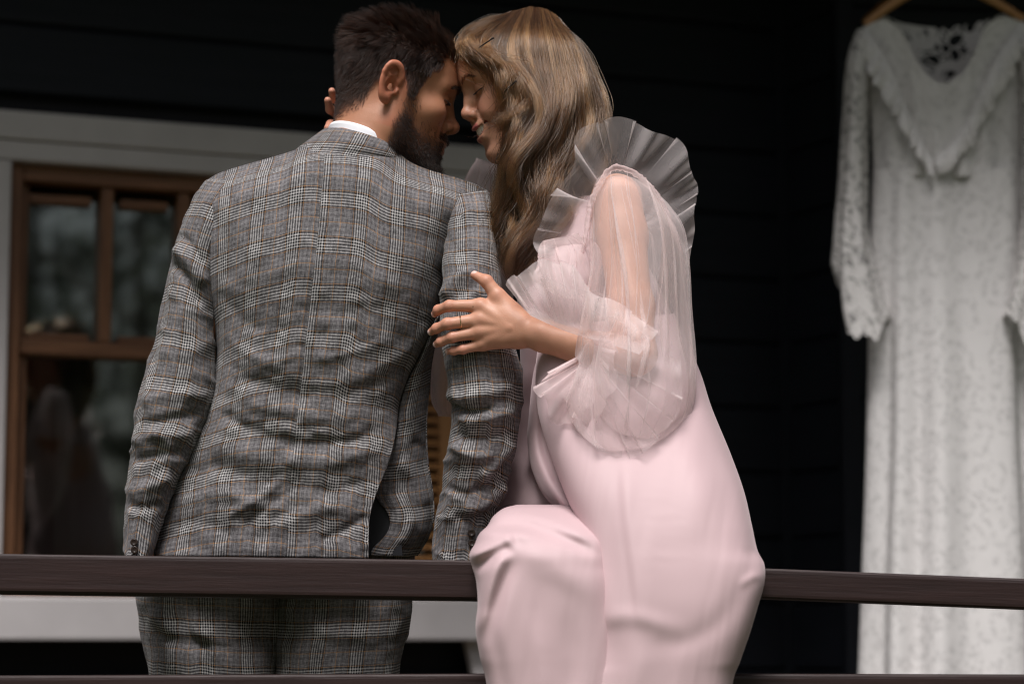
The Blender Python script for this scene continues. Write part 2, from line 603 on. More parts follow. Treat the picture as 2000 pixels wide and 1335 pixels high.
# ================================================================== bodies: smooth-blended solids, meshed by surface nets
def ell(p, c, r):
    q = (p - np.float32(c)) / np.float32(r)
    k0 = np.linalg.norm(q, axis=-1)
    k1 = np.linalg.norm(q / np.float32(r), axis=-1) + 1e-6
    return k0 * (k0 - 1) / k1

def cone(p, a, b, ra, rb):
    a, b = np.float32(a), np.float32(b)
    d = b - a
    t = np.clip(((p - a) @ d) / (d @ d + 1e-12), 0, 1)
    return np.linalg.norm(p - a - t[:, None] * d, axis=-1) - (ra + (rb - ra) * t)

def smin(a, b, k):
    h = np.maximum(k - np.abs(a - b), 0) / k
    return np.minimum(a, b) - h * h * k * 0.25

def smax(a, b, k):
    return -smin(-a, -b, k)

def chain(p, pts, k=0.004):
    """pts: (x,y,z,r) list"""
    d = None
    for u, v in zip(pts[:-1], pts[1:]):
        c = cone(p, u[:3], v[:3], u[3], v[3])
        d = c if d is None else smin(d, c, k)
    return d

def mesh_sdf(f, lo, hi, h, blk=10):
    lo, hi = np.array(lo, float), np.array(hi, float)
    nb = np.maximum(1, np.ceil((hi - lo) / (h * blk)).astype(int))
    N = nb * blk + 1
    V = np.full(tuple(N), 1.0, np.float32)
    ci = np.stack(np.meshgrid(*[np.arange(k) for k in nb], indexing='ij'), -1).reshape(-1, 3)
    cc = lo + (ci + 0.5) * blk * h
    dc = f(cc.astype(np.float32))
    rad = blk * h * 0.87 * 1.35 + 2 * h
    V_b = np.where(dc < 0, -1.0, 1.0)
    act = np.abs(dc) < rad
    for c, s in zip(ci[~act], V_b[~act]):
        if s < 0:
            a = c * blk
            V[a[0]:a[0] + blk + 1, a[1]:a[1] + blk + 1, a[2]:a[2] + blk + 1] = -1.0
    loc = np.stack(np.meshgrid(*[np.arange(blk + 1)] * 3, indexing='ij'), -1).reshape(-1, 3)
    ca = ci[act]
    step = max(1, 400000 // len(loc))
    for s in range(0, len(ca), step):
        base = ca[s:s + step] * blk
        idx = (base[:, None, :] + loc[None]).reshape(-1, 3)
        d = f((lo + idx * h).astype(np.float32))
        V[idx[:, 0], idx[:, 1], idx[:, 2]] = d
    neg = V < 0
    cnt = np.zeros(tuple(N - 1), np.int8)
    offs = [(a, b, c) for a in (0, 1) for b in (0, 1) for c in (0, 1)]
    for a, b, c in offs:
        cnt += neg[a:N[0] - 1 + a, b:N[1] - 1 + b, c:N[2] - 1 + c]
    cells = np.argwhere((cnt > 0) & (cnt < 8))
    idm = np.full(tuple(N - 1), -1, np.int32)
    idm[cells[:, 0], cells[:, 1], cells[:, 2]] = np.arange(len(cells))
    val = {o: V[cells[:, 0] + o[0], cells[:, 1] + o[1], cells[:, 2] + o[2]] for o in offs}
    acc = np.zeros((len(cells), 3)); num = np.zeros(len(cells))
    for o in offs:
        for ax in range(3):
            if o[ax] == 0:
                q = list(o); q[ax] = 1; q = tuple(q)
                a, b = val[o], val[q]
                x = (a < 0) != (b < 0)
                t = np.where(x, a / (a - b + 1e-12), 0)
                pt = np.zeros((len(cells), 3)) + np.array(o)
                pt[:, ax] = t
                acc += pt * x[:, None]; num += x
    vert = lo + (cells + acc / num[:, None]) * h
    faces = []
    for ax in range(3):
        u, v = (ax + 1) % 3, (ax + 2) % 3
        sl = [slice(None)] * 3
        a = neg; 
        s0 = [slice(1, N[0] - 1), slice(1, N[1] - 1), slice(1, N[2] - 1)]
        s1 = list(s0)
        s0[ax] = slice(0, N[ax] - 1); s1[ax] = slice(1, N[ax])
        A, B = neg[tuple(s0)], neg[tuple(s1)]
        e = np.argwhere(A != B)
        sg = A[e[:, 0], e[:, 1], e[:, 2]]
        off = np.ones(3, int); off[ax] = 0
        e = e + off
        du = np.zeros(3, int); du[u] = 1
        dv = np.zeros(3, int); dv[v] = 1
        def g(c): return idm[c[:, 0], c[:, 1], c[:, 2]]
        q = np.stack([g(e - du - dv), g(e - dv), g(e), g(e - du)], -1)
        q[~sg] = q[~sg][:, ::-1]
        faces.append(q)
    fq = np.concatenate(faces)
    fq = fq[(fq >= 0).all(1)]
    return vert, fq

def frame_m(origin, fwd, up, scale):
    """canonical head axes -> world: x forward, y left, z up"""
    f = np.array(fwd, float); f /= np.linalg.norm(f)
    u = np.array(up, float); u -= f * (u @ f); u /= np.linalg.norm(u)
    l = np.cross(u, f)
    return np.stack([f, l, u], 1) * scale, np.array(origin, float)

def to_world(fr, p):
    return np.asarray(p, float) @ fr[0].T + fr[1]

# ---- heads ---------------------------------------------------------
def head_sdf(p, male=True, smile=False, tip=(0, 0)):
    q = p.copy(); q[:, 1] = np.abs(q[:, 1])
    d = ell(q, (0.002, 0, 0.050), (0.091, 0.074, 0.080))
    d = smin(d, ell(q, (0.040, 0, 0.052), (0.054, 0.060, 0.052)), 0.03)
    d = smin(d, ell(q, (0.042, 0, -0.012), (0.050, 0.055, 0.062)), 0.025)
    d = smin(d, ell(q, (-0.020, 0, -0.005), (0.060, 0.060, 0.060)), 0.03)
    jw = 0.050 if male else 0.045
    d = smin(d, cone(q, (0.004, jw, -0.050), (0.076, 0.012, -0.088), 0.017, 0.017), 0.028)
    d = smin(d, cone(q, (0.004, jw, -0.050), (0.012, 0.060, 0.01), 0.016, 0.012), 0.03)
    d = smin(d, ell(q, (0.040, 0, -0.070), (0.045, 0.035, 0.026)), 0.025)
    d = smin(d, ell(q, (0.063, 0.042, -0.006), (0.022, 0.021, 0.018)), 0.024)      # cheekbone
    if smile:
        d = smin(d, ell(q, (0.076, 0.036, -0.024), (0.017, 0.017, 0.016)), 0.018)    # raised cheek
    d = smin(d, ell(q, (0.078, 0, -0.048), (0.025, 0.030, 0.030)), 0.02)             # muzzle
    d = smin(d, ell(q, (0.081, 0, -0.092), (0.0165, 0.019, 0.0155)), 0.016)          # chin
    d = smax(d, -ell(q, (0.1065, 0, -0.0735), (0.009, 0.026, 0.0055)), 0.012)        # fold under the lip
    # brow, socket, closed lid
    if male:
        d = smin(d, chain(q, [(0.088, 0.004, 0.036, 0.008), (0.086, 0.022, 0.042, 0.009), (0.070, 0.046, 0.036, 0.008)]), 0.016)
    else:
        d = smin(d, chain(q, [(0.085, 0.006, 0.040, 0.007), (0.083, 0.022, 0.044, 0.007), (0.068, 0.044, 0.038, 0.007)]), 0.018)
    d = smax(d, -ell(q, (0.100, 0.031, 0.020), (0.020, 0.019, 0.0135)), 0.014)
    lid = ell(q, (0.0745, 0.032, 0.020), (0.0138, 0.0150, 0.0128))
    d = smin(d, lid, 0.005)
    # crease above and under the lid
    d = smax(d, -chain(q, [(0.0905, 0.019, 0.0270, 0.0012), (0.0905, 0.032, 0.0295, 0.0013), (0.080, 0.046, 0.0245, 0.0011)]), 0.003)
    # nose
    nx, nz = (0.1125, -0.013) if male else (0.1100, -0.010)
    d = smin(d, chain(q, [(0.0860, 0, 0.030, 0.0075), (0.0955, 0, 0.010, 0.0075), (nx - 0.004, 0, nz + 0.003, 0.0085)], 0.01), 0.012)
    d = smin(d, ell(q, (nx - 0.002, 0, nz - 0.001), (0.0095, 0.0098, 0.0088)), 0.008)
    d = smin(d, ell(q, (0.0985, 0.0115, -0.0165), (0.0095, 0.0068, 0.0075)), 0.006)
    d = smin(d, cone(q, (nx - 0.003, 0, nz - 0.006), (0.0985, 0, -0.026), 0.0045, 0.0045), 0.005)
    d = smax(d, -ell(q, (0.1045, 0.0068, -0.0235), (0.0058, 0.0030, 0.0042)), 0.003)
    d = smax(d, -chain(q, [(0.0940, 0.0195, -0.0165, 0.0016), (0.0945, 0.0225, -0.026, 0.0016), (0.086, 0.032, -0.044, 0.0018)]), 0.008)
    # lips
    if smile:
        up = chain(q, [(0.1040, 0, -0.0385, 0.0046), (0.1005, 0.012, -0.0380, 0.0042), (0.0800, 0.0315, -0.0325, 0.0022)], 0.004)
        lo = chain(q, [(0.0995, 0, -0.0605, 0.0054), (0.0965, 0.012, -0.0580, 0.0050), (0.0800, 0.0310, -0.0355, 0.0022)], 0.004)
        slit = chain(q, [(0.1040, 0, -0.0490, 0.0068), (0.1000, 0.013, -0.0472, 0.0062), (0.0850, 0.0290, -0.0355, 0.0020)], 0.004)
        d = smin(d, smin(up, lo, 0.002), 0.006)
        d = smax(d, -slit, 0.002)
    else:
        up = chain(q, [(0.1015, 0, -0.0440, 0.0050), (0.0985, 0.010, -0.0445, 0.0045), (0.0870, 0.0265, -0.0480, 0.0022)], 0.004)
        lo = chain(q, [(0.0990, 0, -0.0580, 0.0062), (0.0960, 0.011, -0.0570, 0.0054), (0.0870, 0.0265, -0.0490, 0.0022)], 0.004)
        d = smin(d, smin(up, lo, 0.001), 0.006)
        d = smax(d, -chain(q, [(0.108, 0, -0.0507, 0.0013), (0.103, 0.012, -0.0505, 0.0013), (0.0900, 0.0275, -0.0485, 0.0012)]), 0.002)
    return d

EAR_O, EAR_T = (-0.004, 0.0735, 0.004), 0.0
def ear_sdf(q):
    """ear on +y side, q already mirrored; e = ear-local: x back, z up, y out"""
    c = np.float32(EAR_O)
    e = (q - c)
    th = R(14)
    x = -(e[:, 0] * math.cos(th) - e[:, 2] * math.sin(th))
    z = e[:, 0] * math.sin(th) + e[:, 2] * math.cos(th)
    y = e[:, 1] - np.clip(x, 0, 0.04) * 0.45
    w = np.stack([x, y, z], -1)
    hel = [(0.001, 0.004, 0.006, 0.0030), (-0.001, 0.007, 0.018, 0.0034), (0.006, 0.009, 0.0300, 0.0036), (0.0155, 0.0095, 0.0335, 0.0036),
           (0.0245, 0.0095, 0.0275, 0.0036), (0.0280, 0.0090, 0.0150, 0.0033), (0.0250, 0.0085, 0.0010, 0.0031), (0.0185, 0.008, -0.0130, 0.0034), (0.0115, 0.007, -0.0215, 0.0046), (0.005, 0.005, -0.0225, 0.0050)]
    d = chain(w, [tuple(a) for a in spline(hel, 28)], 0.006)
    plate = ell(w, (0.0125, 0.0025, 0.009), (0.0155, 0.0042, 0.0260))
    d = smin(d, plate, 0.003)
    d = smin(d, cone(w, (0.0065, 0.0045, -0.019), (0.004, 0.003, -0.012), 0.0060, 0.0050), 0.006)
    anti = [(0.010, 0.0065, 0.0240, 0.0026), (0.0175, 0.0070, 0.0150, 0.0030), (0.0185, 0.0070, 0.0040, 0.0028), (0.0135, 0.0070, -0.0070, 0.0032)]
    d = smin(d, chain(w, [tuple(a) for a in spline(anti, 10)], 0.005), 0.003)
    d = smax(d, -ell(w, (0.0090, 0.0095, 0.0010), (0.0085, 0.0100, 0.0118)), 0.003)
    d = smax(d, -ell(w, (0.0150, 0.0110, 0.0225), (0.0065, 0.0050, 0.0070)), 0.003)
    d = smax(d, -ell(w, (0.0030, 0.002, -0.001), (0.0032, 0.010, 0.0040)), 0.002)
    d = smin(d, ell(w, (-0.0035, 0.0040, -0.002), (0.0035, 0.0045, 0.0062)), 0.003)      # tragus
    return d

def person_head(fr, male, smile, neck_pts, h=0.0017):
    Mi = np.linalg.inv(fr[0]).astype(np.float32)
    o = fr[1].astype(np.float32)
    sc = float(np.linalg.norm(fr[0][:, 0]))
    def f(p):
        q = (p - o) @ Mi.T
        d = head_sdf(q, male, smile)
        qm = q.copy(); qm[:, 1] = np.abs(qm[:, 1])
        near = (np.abs(qm[:, 0]) < 0.06) & (qm[:, 1] > 0.05) & (np.abs(qm[:, 2]) < 0.06)
        if near.any():
            d = d.copy()
            d[near] = smin(d[near], ear_sdf(qm[near]), 0.004)
        d = d * sc
        d = smin(d, chain(p, neck_pts, 0.02), 0.03 if male else 0.022)
        return d
    cr = to_world(fr, [(a, b, c) for a in (-0.105, 0.125) for b in (-0.115, 0.115) for c in (-0.125, 0.14)])
    np_ = np.array([n[:3] for n in neck_pts])
    lo = np.minimum(cr.min(0), np_.min(0) - 0.07)
    hi = np.maximum(cr.max(0), np_.max(0) + 0.07)
    lo[2] = np_[-1][2] - 0.01 if np_[-1][2] < cr[:, 2].min() else cr[:, 2].min()
    return mesh_sdf(f, lo, hi, h)

def head_tints(fr, v, male, smile):
    """lip and flush weights per vertex, read from the face's own anatomy"""
    q = (v - fr[1]) @ np.linalg.inv(fr[0]).T
    qm = q.copy(); qm[:, 1] = np.abs(qm[:, 1])
    p = qm.astype(np.float32)
    if smile:
        a = chain(p, [(0.1040, 0, -0.0385, 0.0046), (0.1005, 0.012, -0.0380, 0.0040), (0.0800, 0.0310, -0.0350, 0.0018)])
        b = chain(p, [(0.0995, 0, -0.0605, 0.0054), (0.0965, 0.012, -0.0580, 0.0048), (0.0800, 0.0310, -0.0355, 0.0018)])
        a = np.minimum(a, chain(p, [(0.0960, 0, -0.0512, 0.0088), (0.0930, 0.013, -0.0492, 0.0078), (0.0850, 0.0285, -0.0380, 0.002)]))
    else:
        a = chain(p, [(0.1015, 0, -0.0440, 0.0045), (0.0985, 0.010, -0.0445, 0.004), (0.0870, 0.0265, -0.0480, 0.002)])
        b = chain(p, [(0.0990, 0, -0.0580, 0.0056), (0.0960, 0.011, -0.0570, 0.005), (0.0870, 0.0265, -0.0490, 0.002)])
    lip = 1 - ss(0.0002, 0.0016, np.minimum(a, b))
    fl = np.exp(-(np.linalg.norm((qm - (0.074, 0.040, -0.018)) / (0.03, 0.022, 0.02), axis=-1)) ** 2) * 0.7
    fl = np.maximum(fl, np.exp(-(np.linalg.norm((qm - (0.110, 0, -0.014)) / (0.014, 0.014, 0.012), axis=-1)) ** 2) * 0.8)
    ear = ss(0.070, 0.080, qm[:, 1]) * (np.abs(q[:, 2]) < 0.055) * (np.abs(q[:, 0] + 0.012) < 0.04)
    fl = np.maximum(fl, ear * 0.9)
    lash = np.zeros(len(v))
    return lip, fl

# ---- skin material ---------------------------------------------------
def mat_skin(name, base, flush, lipc):
    t = NT(name)
    o = t.coord('Object')
    n1 = t.noise(o, 60, 4)
    n2 = t.noise(o, 420, 2)
    c = t.mix(t.math('MULTIPLY', t.attr('flush'), 0.75), base, flush)
    c = t.mix(t.math('MULTIPLY', n1, 0.5), c, tuple(x * f for x, f in zip(base, (0.74, 0.62, 0.58))))
    c = t.mix(t.attr('lip'), c, lipc)
    c = t.mix(t.attr('nail'), c, (0.72, 0.50, 0.45))
    c = t.mix(t.attr('stubble'), c, (0.022, 0.013, 0.010))
    mole = t.n('ShaderNodeTexVoronoi', feature='F1'); mole.inputs['Scale'].default_value = 26; t.l(o, mole.inputs['Vector'])
    c = t.mix(t.math('MULTIPLY', t.math('LESS_THAN', mole.outputs['Distance'], 0.042), 0.55), c, tuple(x * 0.28 for x in base))
    t.set(Base_Color=c)
    t.b.inputs['Subsurface Weight'].default_value = 0.12
    t.b.inputs['Subsurface Radius'].default_value = (0.010, 0.004, 0.002)
    t.b.inputs['Subsurface Scale'].default_value = 0.6
    r = t.math('SUBTRACT', t.math('ADD', 0.40, t.math('MULTIPLY', n1, 0.18)), t.math('MULTIPLY', t.attr('nail'), 0.22))
    t.l(r, t.b.inputs['Roughness'])
    t.b.inputs['Specular IOR Level'].default_value = 0.4
    t.bump(n2, 0.3, 0.0007)
    return t.m
m_skin_m = mat_skin('skin_tan', (0.43, 0.205, 0.120), (0.47, 0.150, 0.090), (0.30, 0.11, 0.085))
m_skin_w = mat_skin('skin_fair', (0.54, 0.285, 0.190), (0.56, 0.205, 0.145), (0.36, 0.105, 0.095))

def xyz(a):
    """(px,py,Y[,r]) -> world tuple with radius"""
    p = P(a[0], a[1], a[2])
    return tuple(p) + tuple(a[3:])

def body_object(name, pieces, mat, attrs):
    V = np.concatenate([p[0] for p in pieces])
    off = 0; F = []
    for p in pieces:
        F.append(p[1] + off); off += len(p[0])
    F = np.concatenate(F)
    me = mesh_np(name, V, F, attrs=attrs)
    return link(name, me, mat)

# ================================================================== the man
mp = R(13)
MH = frame_m(P(760, 199, 0.20), (math.cos(R(12)) * math.cos(mp), math.sin(R(12)) * math.cos(mp), -math.sin(mp)), (math.sin(mp), 0.02, math.cos(mp)), 1.05)
mneck = [xyz(a) for a in [(745, 215, 0.205, 0.050), (722, 262, 0.185, 0.055), (695, 330, 0.165, 0.062), (690, 400, 0.17, 0.07)]]
mv, mf = person_head(MH, True, False, mneck)
mlip, mfl = head_tints(MH, mv, True, False)
def man_torso(p):
    T = lambda *a: xyz(a)
    d = chain(p, [T(690, 380, 0.19, 0.075), T(660, 520, 0.20, 0.10), T(610, 760, 0.20, 0.095), T(560, 1050, 0.235, 0.09)], 0.05)
    d = smin(d, cone(p, T(560, 430, 0.19)[:3], T(800, 440, 0.19)[:3], 0.07, 0.07), 0.06)
    d = smin(d, cone(p, T(480, 430, 0.18)[:3], T(840, 460, 0.195)[:3], 0.045, 0.04), 0.06)
    # arms inside the sleeves
    d = smin(d, chain(p, [T(440, 440, 0.175, 0.038), T(345, 780, 0.155, 0.034), T(282, 1000, 0.145, 0.024), T(270, 1110, 0.138, 0.020)], 0.02), 0.02)
    d = smin(d, chain(p, [T(928, 480, 0.13, 0.030), T(950, 770, 0.09, 0.034), T(918, 1020, 0.13, 0.026), T(900, 1100, 0.138, 0.024)], 0.02), 0.02)
    # hands resting behind the rail
    for hx, s in ((270, 1), (905, -1)):
        d = smin(d, cone(p, T(hx, 1112, 0.135)[:3], T(hx + 6 * s, 1130, 0.128)[:3], 0.024, 0.026), 0.02)
        for k in range(4):
            d = smin(d, chain(p, [T(hx + s * (k - 1.5) * 16, 1118, 0.115, 0.010), T(hx + s * (k - 1.5) * 17, 1136, 0.10, 0.009), T(hx + s * (k - 1.5) * 17, 1150, 0.108, 0.007)]), 0.008)
        d = smin(d, chain(p, [T(hx + s * 26, 1112, 0.125, 0.011), T(hx + s * 40, 1128, 0.12, 0.009)]), 0.01)
    # hips, legs, shoes end on the deck
    for x0, x1, x2 in ((450, 430, 420), (640, 650, 655)):
        a = np.array(T(x0, 1120, 0.285)); b = a.copy(); b[2] = 0.46; b[0] += -0.01; c = b.copy(); c[2] = 0.06
        d = smin(d, chain(p, [tuple(a) + (0.078,), tuple(b) + (0.055,), tuple(c) + (0.04,)], 0.02), 0.03)
        e = c.copy(); e[1] += 0.13; e[2] = 0.035
        d = smin(d, cone(p, tuple(c - (0, 0.03, 0.02)), tuple(e), 0.035, 0.03), 0.02)
    return d
tv, tf = mesh_sdf(man_torso, (-0.75, -0.12, -0.005), (0.12, 0.52, 1.55), 0.008)
z = np.zeros
man = body_object('person', [(mv, mf), (tv, tf)], m_skin_m,
                  {'lip': np.concatenate([mlip, z(len(tv))]), 'flush': np.concatenate([mfl, z(len(tv))]), 'nail': z(len(mv) + len(tv))})
tag(man, 'man in checked suit seen from behind, bowing his bearded face to the woman', 'person')

# ================================================================== the woman
pit = R(20); b_ = R(16)
fw = (-math.cos(b_) * math.cos(pit), -math.sin(b_) * math.cos(pit), -math.sin(pit))
WH = frame_m(P(1018, 178, 0.220), fw, (-math.sin(pit), -0.03, math.cos(pit)), 0.97)
wneck = [xyz(a) for a in [(1045, 235, 0.235, 0.044), (1062, 300, 0.225, 0.044), (1085, 380, 0.21, 0.055), (1095, 440, 0.20, 0.06)]]
wv, wf = person_head(WH, False, True, wneck)
wlip, wfl = head_tints(WH, wv, False, True)

HAND = {
    'index': [(939, 597, 0.004, 0.0095), (878, 597, 0.004, 0.0076), (856, 605, 0.018, 0.0066), (849, 613, 0.030, 0.0052)],
    'middle': [(939, 624, 0.002, 0.0098), (874, 632, 0.002, 0.0078), (853, 641, 0.014, 0.0066), (842, 648, 0.026, 0.0053)],
    'ring': [(937, 648, 0.004, 0.0092), (883, 658, 0.006, 0.0073), (861, 667, 0.018, 0.0063), (852, 672, 0.029, 0.0050)],
    'little': [(943, 672, 0.010, 0.0080), (904, 682, 0.010, 0.0062), (886, 685, 0.016, 0.0054), (875, 686, 0.025, 0.0044)],
    'thumb': [(1004, 611, 0.004, 0.0135), (972, 578, 0.002, 0.0105), (950, 549, 0.004, 0.0086), (927, 537, 0.012, 0.0060)],
}
HANDW = {k: [xyz((a[0], a[1], a[2] + 0.006, a[3] * 1.16)) for a in v] for k, v in HAND.items()}
def woman_arm(p):
    T = lambda *a: xyz(a)
    d = chain(p, [T(1204, 390, 0.06, 0.042), T(1215, 460, 0.04, 0.038), T(1232, 600, -0.02, 0.034), T(1240, 690, -0.045, 0.033),
                  ], 0.02)
    d = smin(d, chain(p, [T(1240, 692, -0.045, 0.033), T(1140, 680, -0.030, 0.0275), T(1060, 655, -0.012, 0.0245), T(1022, 644, -0.003, 0.0225)], 0.01), 0.012)
    # palm: a flattened fan of cones from the wrist to the knuckles
    w0 = T(1015, 632, 0.000, 0.0165); w1 = T(1012, 656, 0.002, 0.0165)
    for w_, k in ((w0, 'index'), (w0, 'middle'), (w1, 'ring'), (w1, 'little')):
        b = HANDW[k][0]
        d = smin(d, cone(p, w_[:3], b[:3], w_[3], b[3] + 0.0012), 0.014)
    d = smin(d, cone(p, w0[:3], HANDW['thumb'][1][:3], 0.016, 0.0105), 0.014)
    fing = None
    for k, c in HANDW.items():
        f = chain(p, c, 0.004)
        # knuckle swells
        for j in (1, 2):
            f = smin(f, np.linalg.norm(p - np.float32(c[j][:3]), axis=-1) - c[j][3] * 1.0, 0.003)
        fing = f if fing is None else smin(fing, f, 0.0022)
    d = smin(d, fing, 0.007)
    # extensor tendons fanning over the back of the hand
    for k in ('index', 'middle', 'ring', 'little'):
        b = np.array(HANDW[k][0][:3]); a = np.array(T(1000, 640, -0.014)[:3])
        off = np.array([0, -HANDW[k][0][3] * 0.72, 0])
        d = smin(d, cone(p, tuple(b + off), tuple(a), 0.0028, 0.0022), 0.008)
        d = smin(d, np.linalg.norm(p - np.float32(b + off * 0.55), axis=-1) - 0.0062, 0.006)
    return d
av, af = mesh_sdf(woman_arm, P(835, 730, -0.11).min(0) * 0 + np.array([P(832, 600, 0.0)[0], -0.10, P(1000, 745, 0)[2]]),
                  np.array([P(1300, 600, 0.0)[0], 0.12, P(1000, 320, 0)[2]]), 0.0019)
# fingernails: the upper end of each fingertip
nail = np.zeros(len(av))
for k, c in HANDW.items():
    a, b = np.array(c[2][:3]), np.array(c[3][:3])
    ax = (b - a) / np.linalg.norm(b - a)
    back = np.array([0, -1.0, 0.0]) if k != 'thumb' else np.array([0.45, -0.75, 0.5])
    back = back - ax * (back @ ax); back /= np.linalg.norm(back)
    cen = b + ax * c[3][3] * 0.35 + back * c[3][3] * 0.75
    e = av - cen
    lat = np.cross(ax, back)
    dd = np.sqrt((e @ ax / 0.0062) ** 2 + (e @ lat / 0.0050) ** 2 + (e @ back / 0.0045) ** 2)
    nail = np.maximum(nail, 1 - ss(0.85, 1.1, dd))
kn = np.zeros(len(av))
for k, c in HANDW.items():
    for j in (0, 1, 2, 3):
        kn = np.maximum(kn, np.exp(-(np.linalg.norm(av - np.array(c[j][:3]), axis=1) / 0.011) ** 2) * (0.95 if j else 0.6))

def woman_torso(p):
    T = lambda *a: xyz(a)
    d = chain(p, [T(1088, 390, 0.225, 0.054), T(1120, 520, 0.19, 0.075), T(1190, 760, 0.12, 0.075), T(1290, 980, 0.07, 0.09)], 0.05)
    d = smin(d, cone(p, T(1040, 410, 0.25)[:3], T(1180, 395, 0.09)[:3], 0.040, 0.036), 0.04)
    d = smin(d, cone(p, T(1130, 540, 0.20)[:3], T(1075, 560, 0.20)[:3], 0.06, 0.05), 0.04)
    # right arm behind the man, hand at his nape
    d = smin(d, chain(p, [T(1030, 415, 0.27, 0.042), T(900, 520, 0.40, 0.036), T(800, 420, 0.40, 0.030), T(715, 270, 0.325, 0.024), T(690, 240, 0.30, 0.022)], 0.02), 0.03)
    # thighs over the rail and shins in front of it
    d = smin(d, chain(p, [T(1310, 1010, 0.05, 0.075), T(1130, 1085, -0.03, 0.05), T(1010, 1100, -0.06, 0.05), T(1040, 1420, -0.11, 0.042), T(1060, 1800, -0.11, 0.035)], 0.03), 0.04)
    d = smin(d, chain(p, [T(1310, 1010, 0.04, 0.085), T(1240, 1080, -0.04, 0.065), T(1220, 1130, -0.08, 0.05), T(1190, 1480, -0.11, 0.042), T(1190, 1820, -0.11, 0.035)], 0.03), 0.04)
    return d
uv_, uf_ = mesh_sdf(woman_torso, (-0.32, -0.26, -0.30), (0.40, 0.50, 1.42), 0.008)
RFING = [[(690, 236, 0.300, 0.012), (662, 226, 0.285, 0.0085), (645, 214, 0.250, 0.0076), (640, 196, 0.232, 0.0060)],
         [(690, 250, 0.300, 0.012), (664, 246, 0.290, 0.0085), (646, 243, 0.252, 0.0078), (640, 250, 0.232, 0.0064)],
         [(695, 262, 0.300, 0.012), (668, 266, 0.290, 0.0085), (650, 268, 0.255, 0.0076), (644, 276, 0.24, 0.0060)],
         [(695, 225, 0.310, 0.012), (668, 205, 0.305, 0.0085), (652, 192, 0.280, 0.0076), (648, 178, 0.265, 0.0060)]]
def woman_fingers(p):
    d = None
    for c in RFING:
        f = chain(p, [xyz(a) for a in c], 0.004)
        d = f if d is None else smin(d, f, 0.003)
    d = smin(d, cone(p, xyz((715, 262, 0.32))[:3], xyz((690, 243, 0.30))[:3], 0.022, 0.016), 0.012)
    return d
gv, gf = mesh_sdf(woman_fingers, np.array([P(625, 200, 0.2)[0], 0.20, P(650, 300, 0.25)[2]]), np.array([P(730, 200, 0.3)[0], 0.36, P(650, 165, 0.3)[2]]), 0.0022)
nz_ = [len(wv), len(av), len(uv_), len(gv)]
cat = lambda *a: np.concatenate(a)
woman = body_object('person', [(wv, wf), (av, af), (uv_, uf_), (gv, gf)], m_skin_w,
                    {'lip': cat(wlip, z(sum(nz_[1:]))), 'flush': cat(wfl, kn, z(nz_[2]), z(nz_[3]) + 0.5),
                     'nail': cat(z(nz_[0]), nail, z(nz_[2] + nz_[3]))})
tag(woman, 'long haired woman in pink dress with sheer puff sleeves, sitting on the railing', 'person')

# teeth showing in the smile
def teeth():
    V, F = [], []
    n = 10
    for k in range(n):
        a = (k - (n - 1) / 2) / ((n - 1) / 2)
        ang = a * 1.05
        cy = math.sin(ang) * 0.0265
        cx = 0.1000 - 0.0125 * (1 - math.cos(ang)) * 1.9
        hw = 0.0029 * (1.25 if abs(a) < 0.2 else 1.0)
        zt, zb = -0.0395, -0.0530 + 0.0015 * abs(a) + 0.0075 * a * a
        tx, ty = -math.sin(ang) * 0.9, math.cos(ang)
        for i, zz_ in enumerate(np.linspace(zt, zb, 4)):
            for j, sx in enumerate(np.linspace(-1, 1, 5)):
                bul = 0.0016 * (1 - sx * sx) - (0.0008 if i == 3 else 0)
                V.append((cx + tx * sx * hw + bul, cy + ty * sx * hw * (0.9 if i == 3 else 1), zz_))
        F += (grid_faces(4, 5) + k * 20).tolist()
    return mesh_np('teeth', to_world(WH, np.array(V)), F)
link('teeth', teeth(), mat_plain('tooth_enamel', (0.85, 0.80, 0.73), rough=0.25, var=0.04), woman)
# ring on the middle finger
def ring_mesh():
    a, b = np.array(HANDW['middle'][0][:3]), np.array(HANDW['middle'][1][:3])
    c = a + (b - a) * 0.60
    ax = (b - a) / np.linalg.norm(b - a)
    e1 = np.cross(ax, (0, 0, 1)); e1 /= np.linalg.norm(e1); e2 = np.cross(ax, e1)
    th = np.linspace(0, 2 * np.pi, 40, endpoint=False)
    ph = np.linspace(0, 2 * np.pi, 8, endpoint=False)
    G = np.zeros((8, 40, 3))
    for i, q in enumerate(ph):
        r = 0.0096 + 0.0007 * math.cos(q)
        G[i] = c + ax * 0.0013 * math.sin(q) + r * (np.cos(th)[:, None] * e1 + np.sin(th)[:, None] * e2)
    G = np.concatenate([G, G[:1]], 0)
    return mesh_np('ring', G, grid_faces(9, 40, True))
tg = NT('gold'); tg.set(Base_Color=(0.75, 0.48, 0.28), Metallic=1.0, Roughness=0.2)
link('ring', ring_mesh(), tg.m, woman)
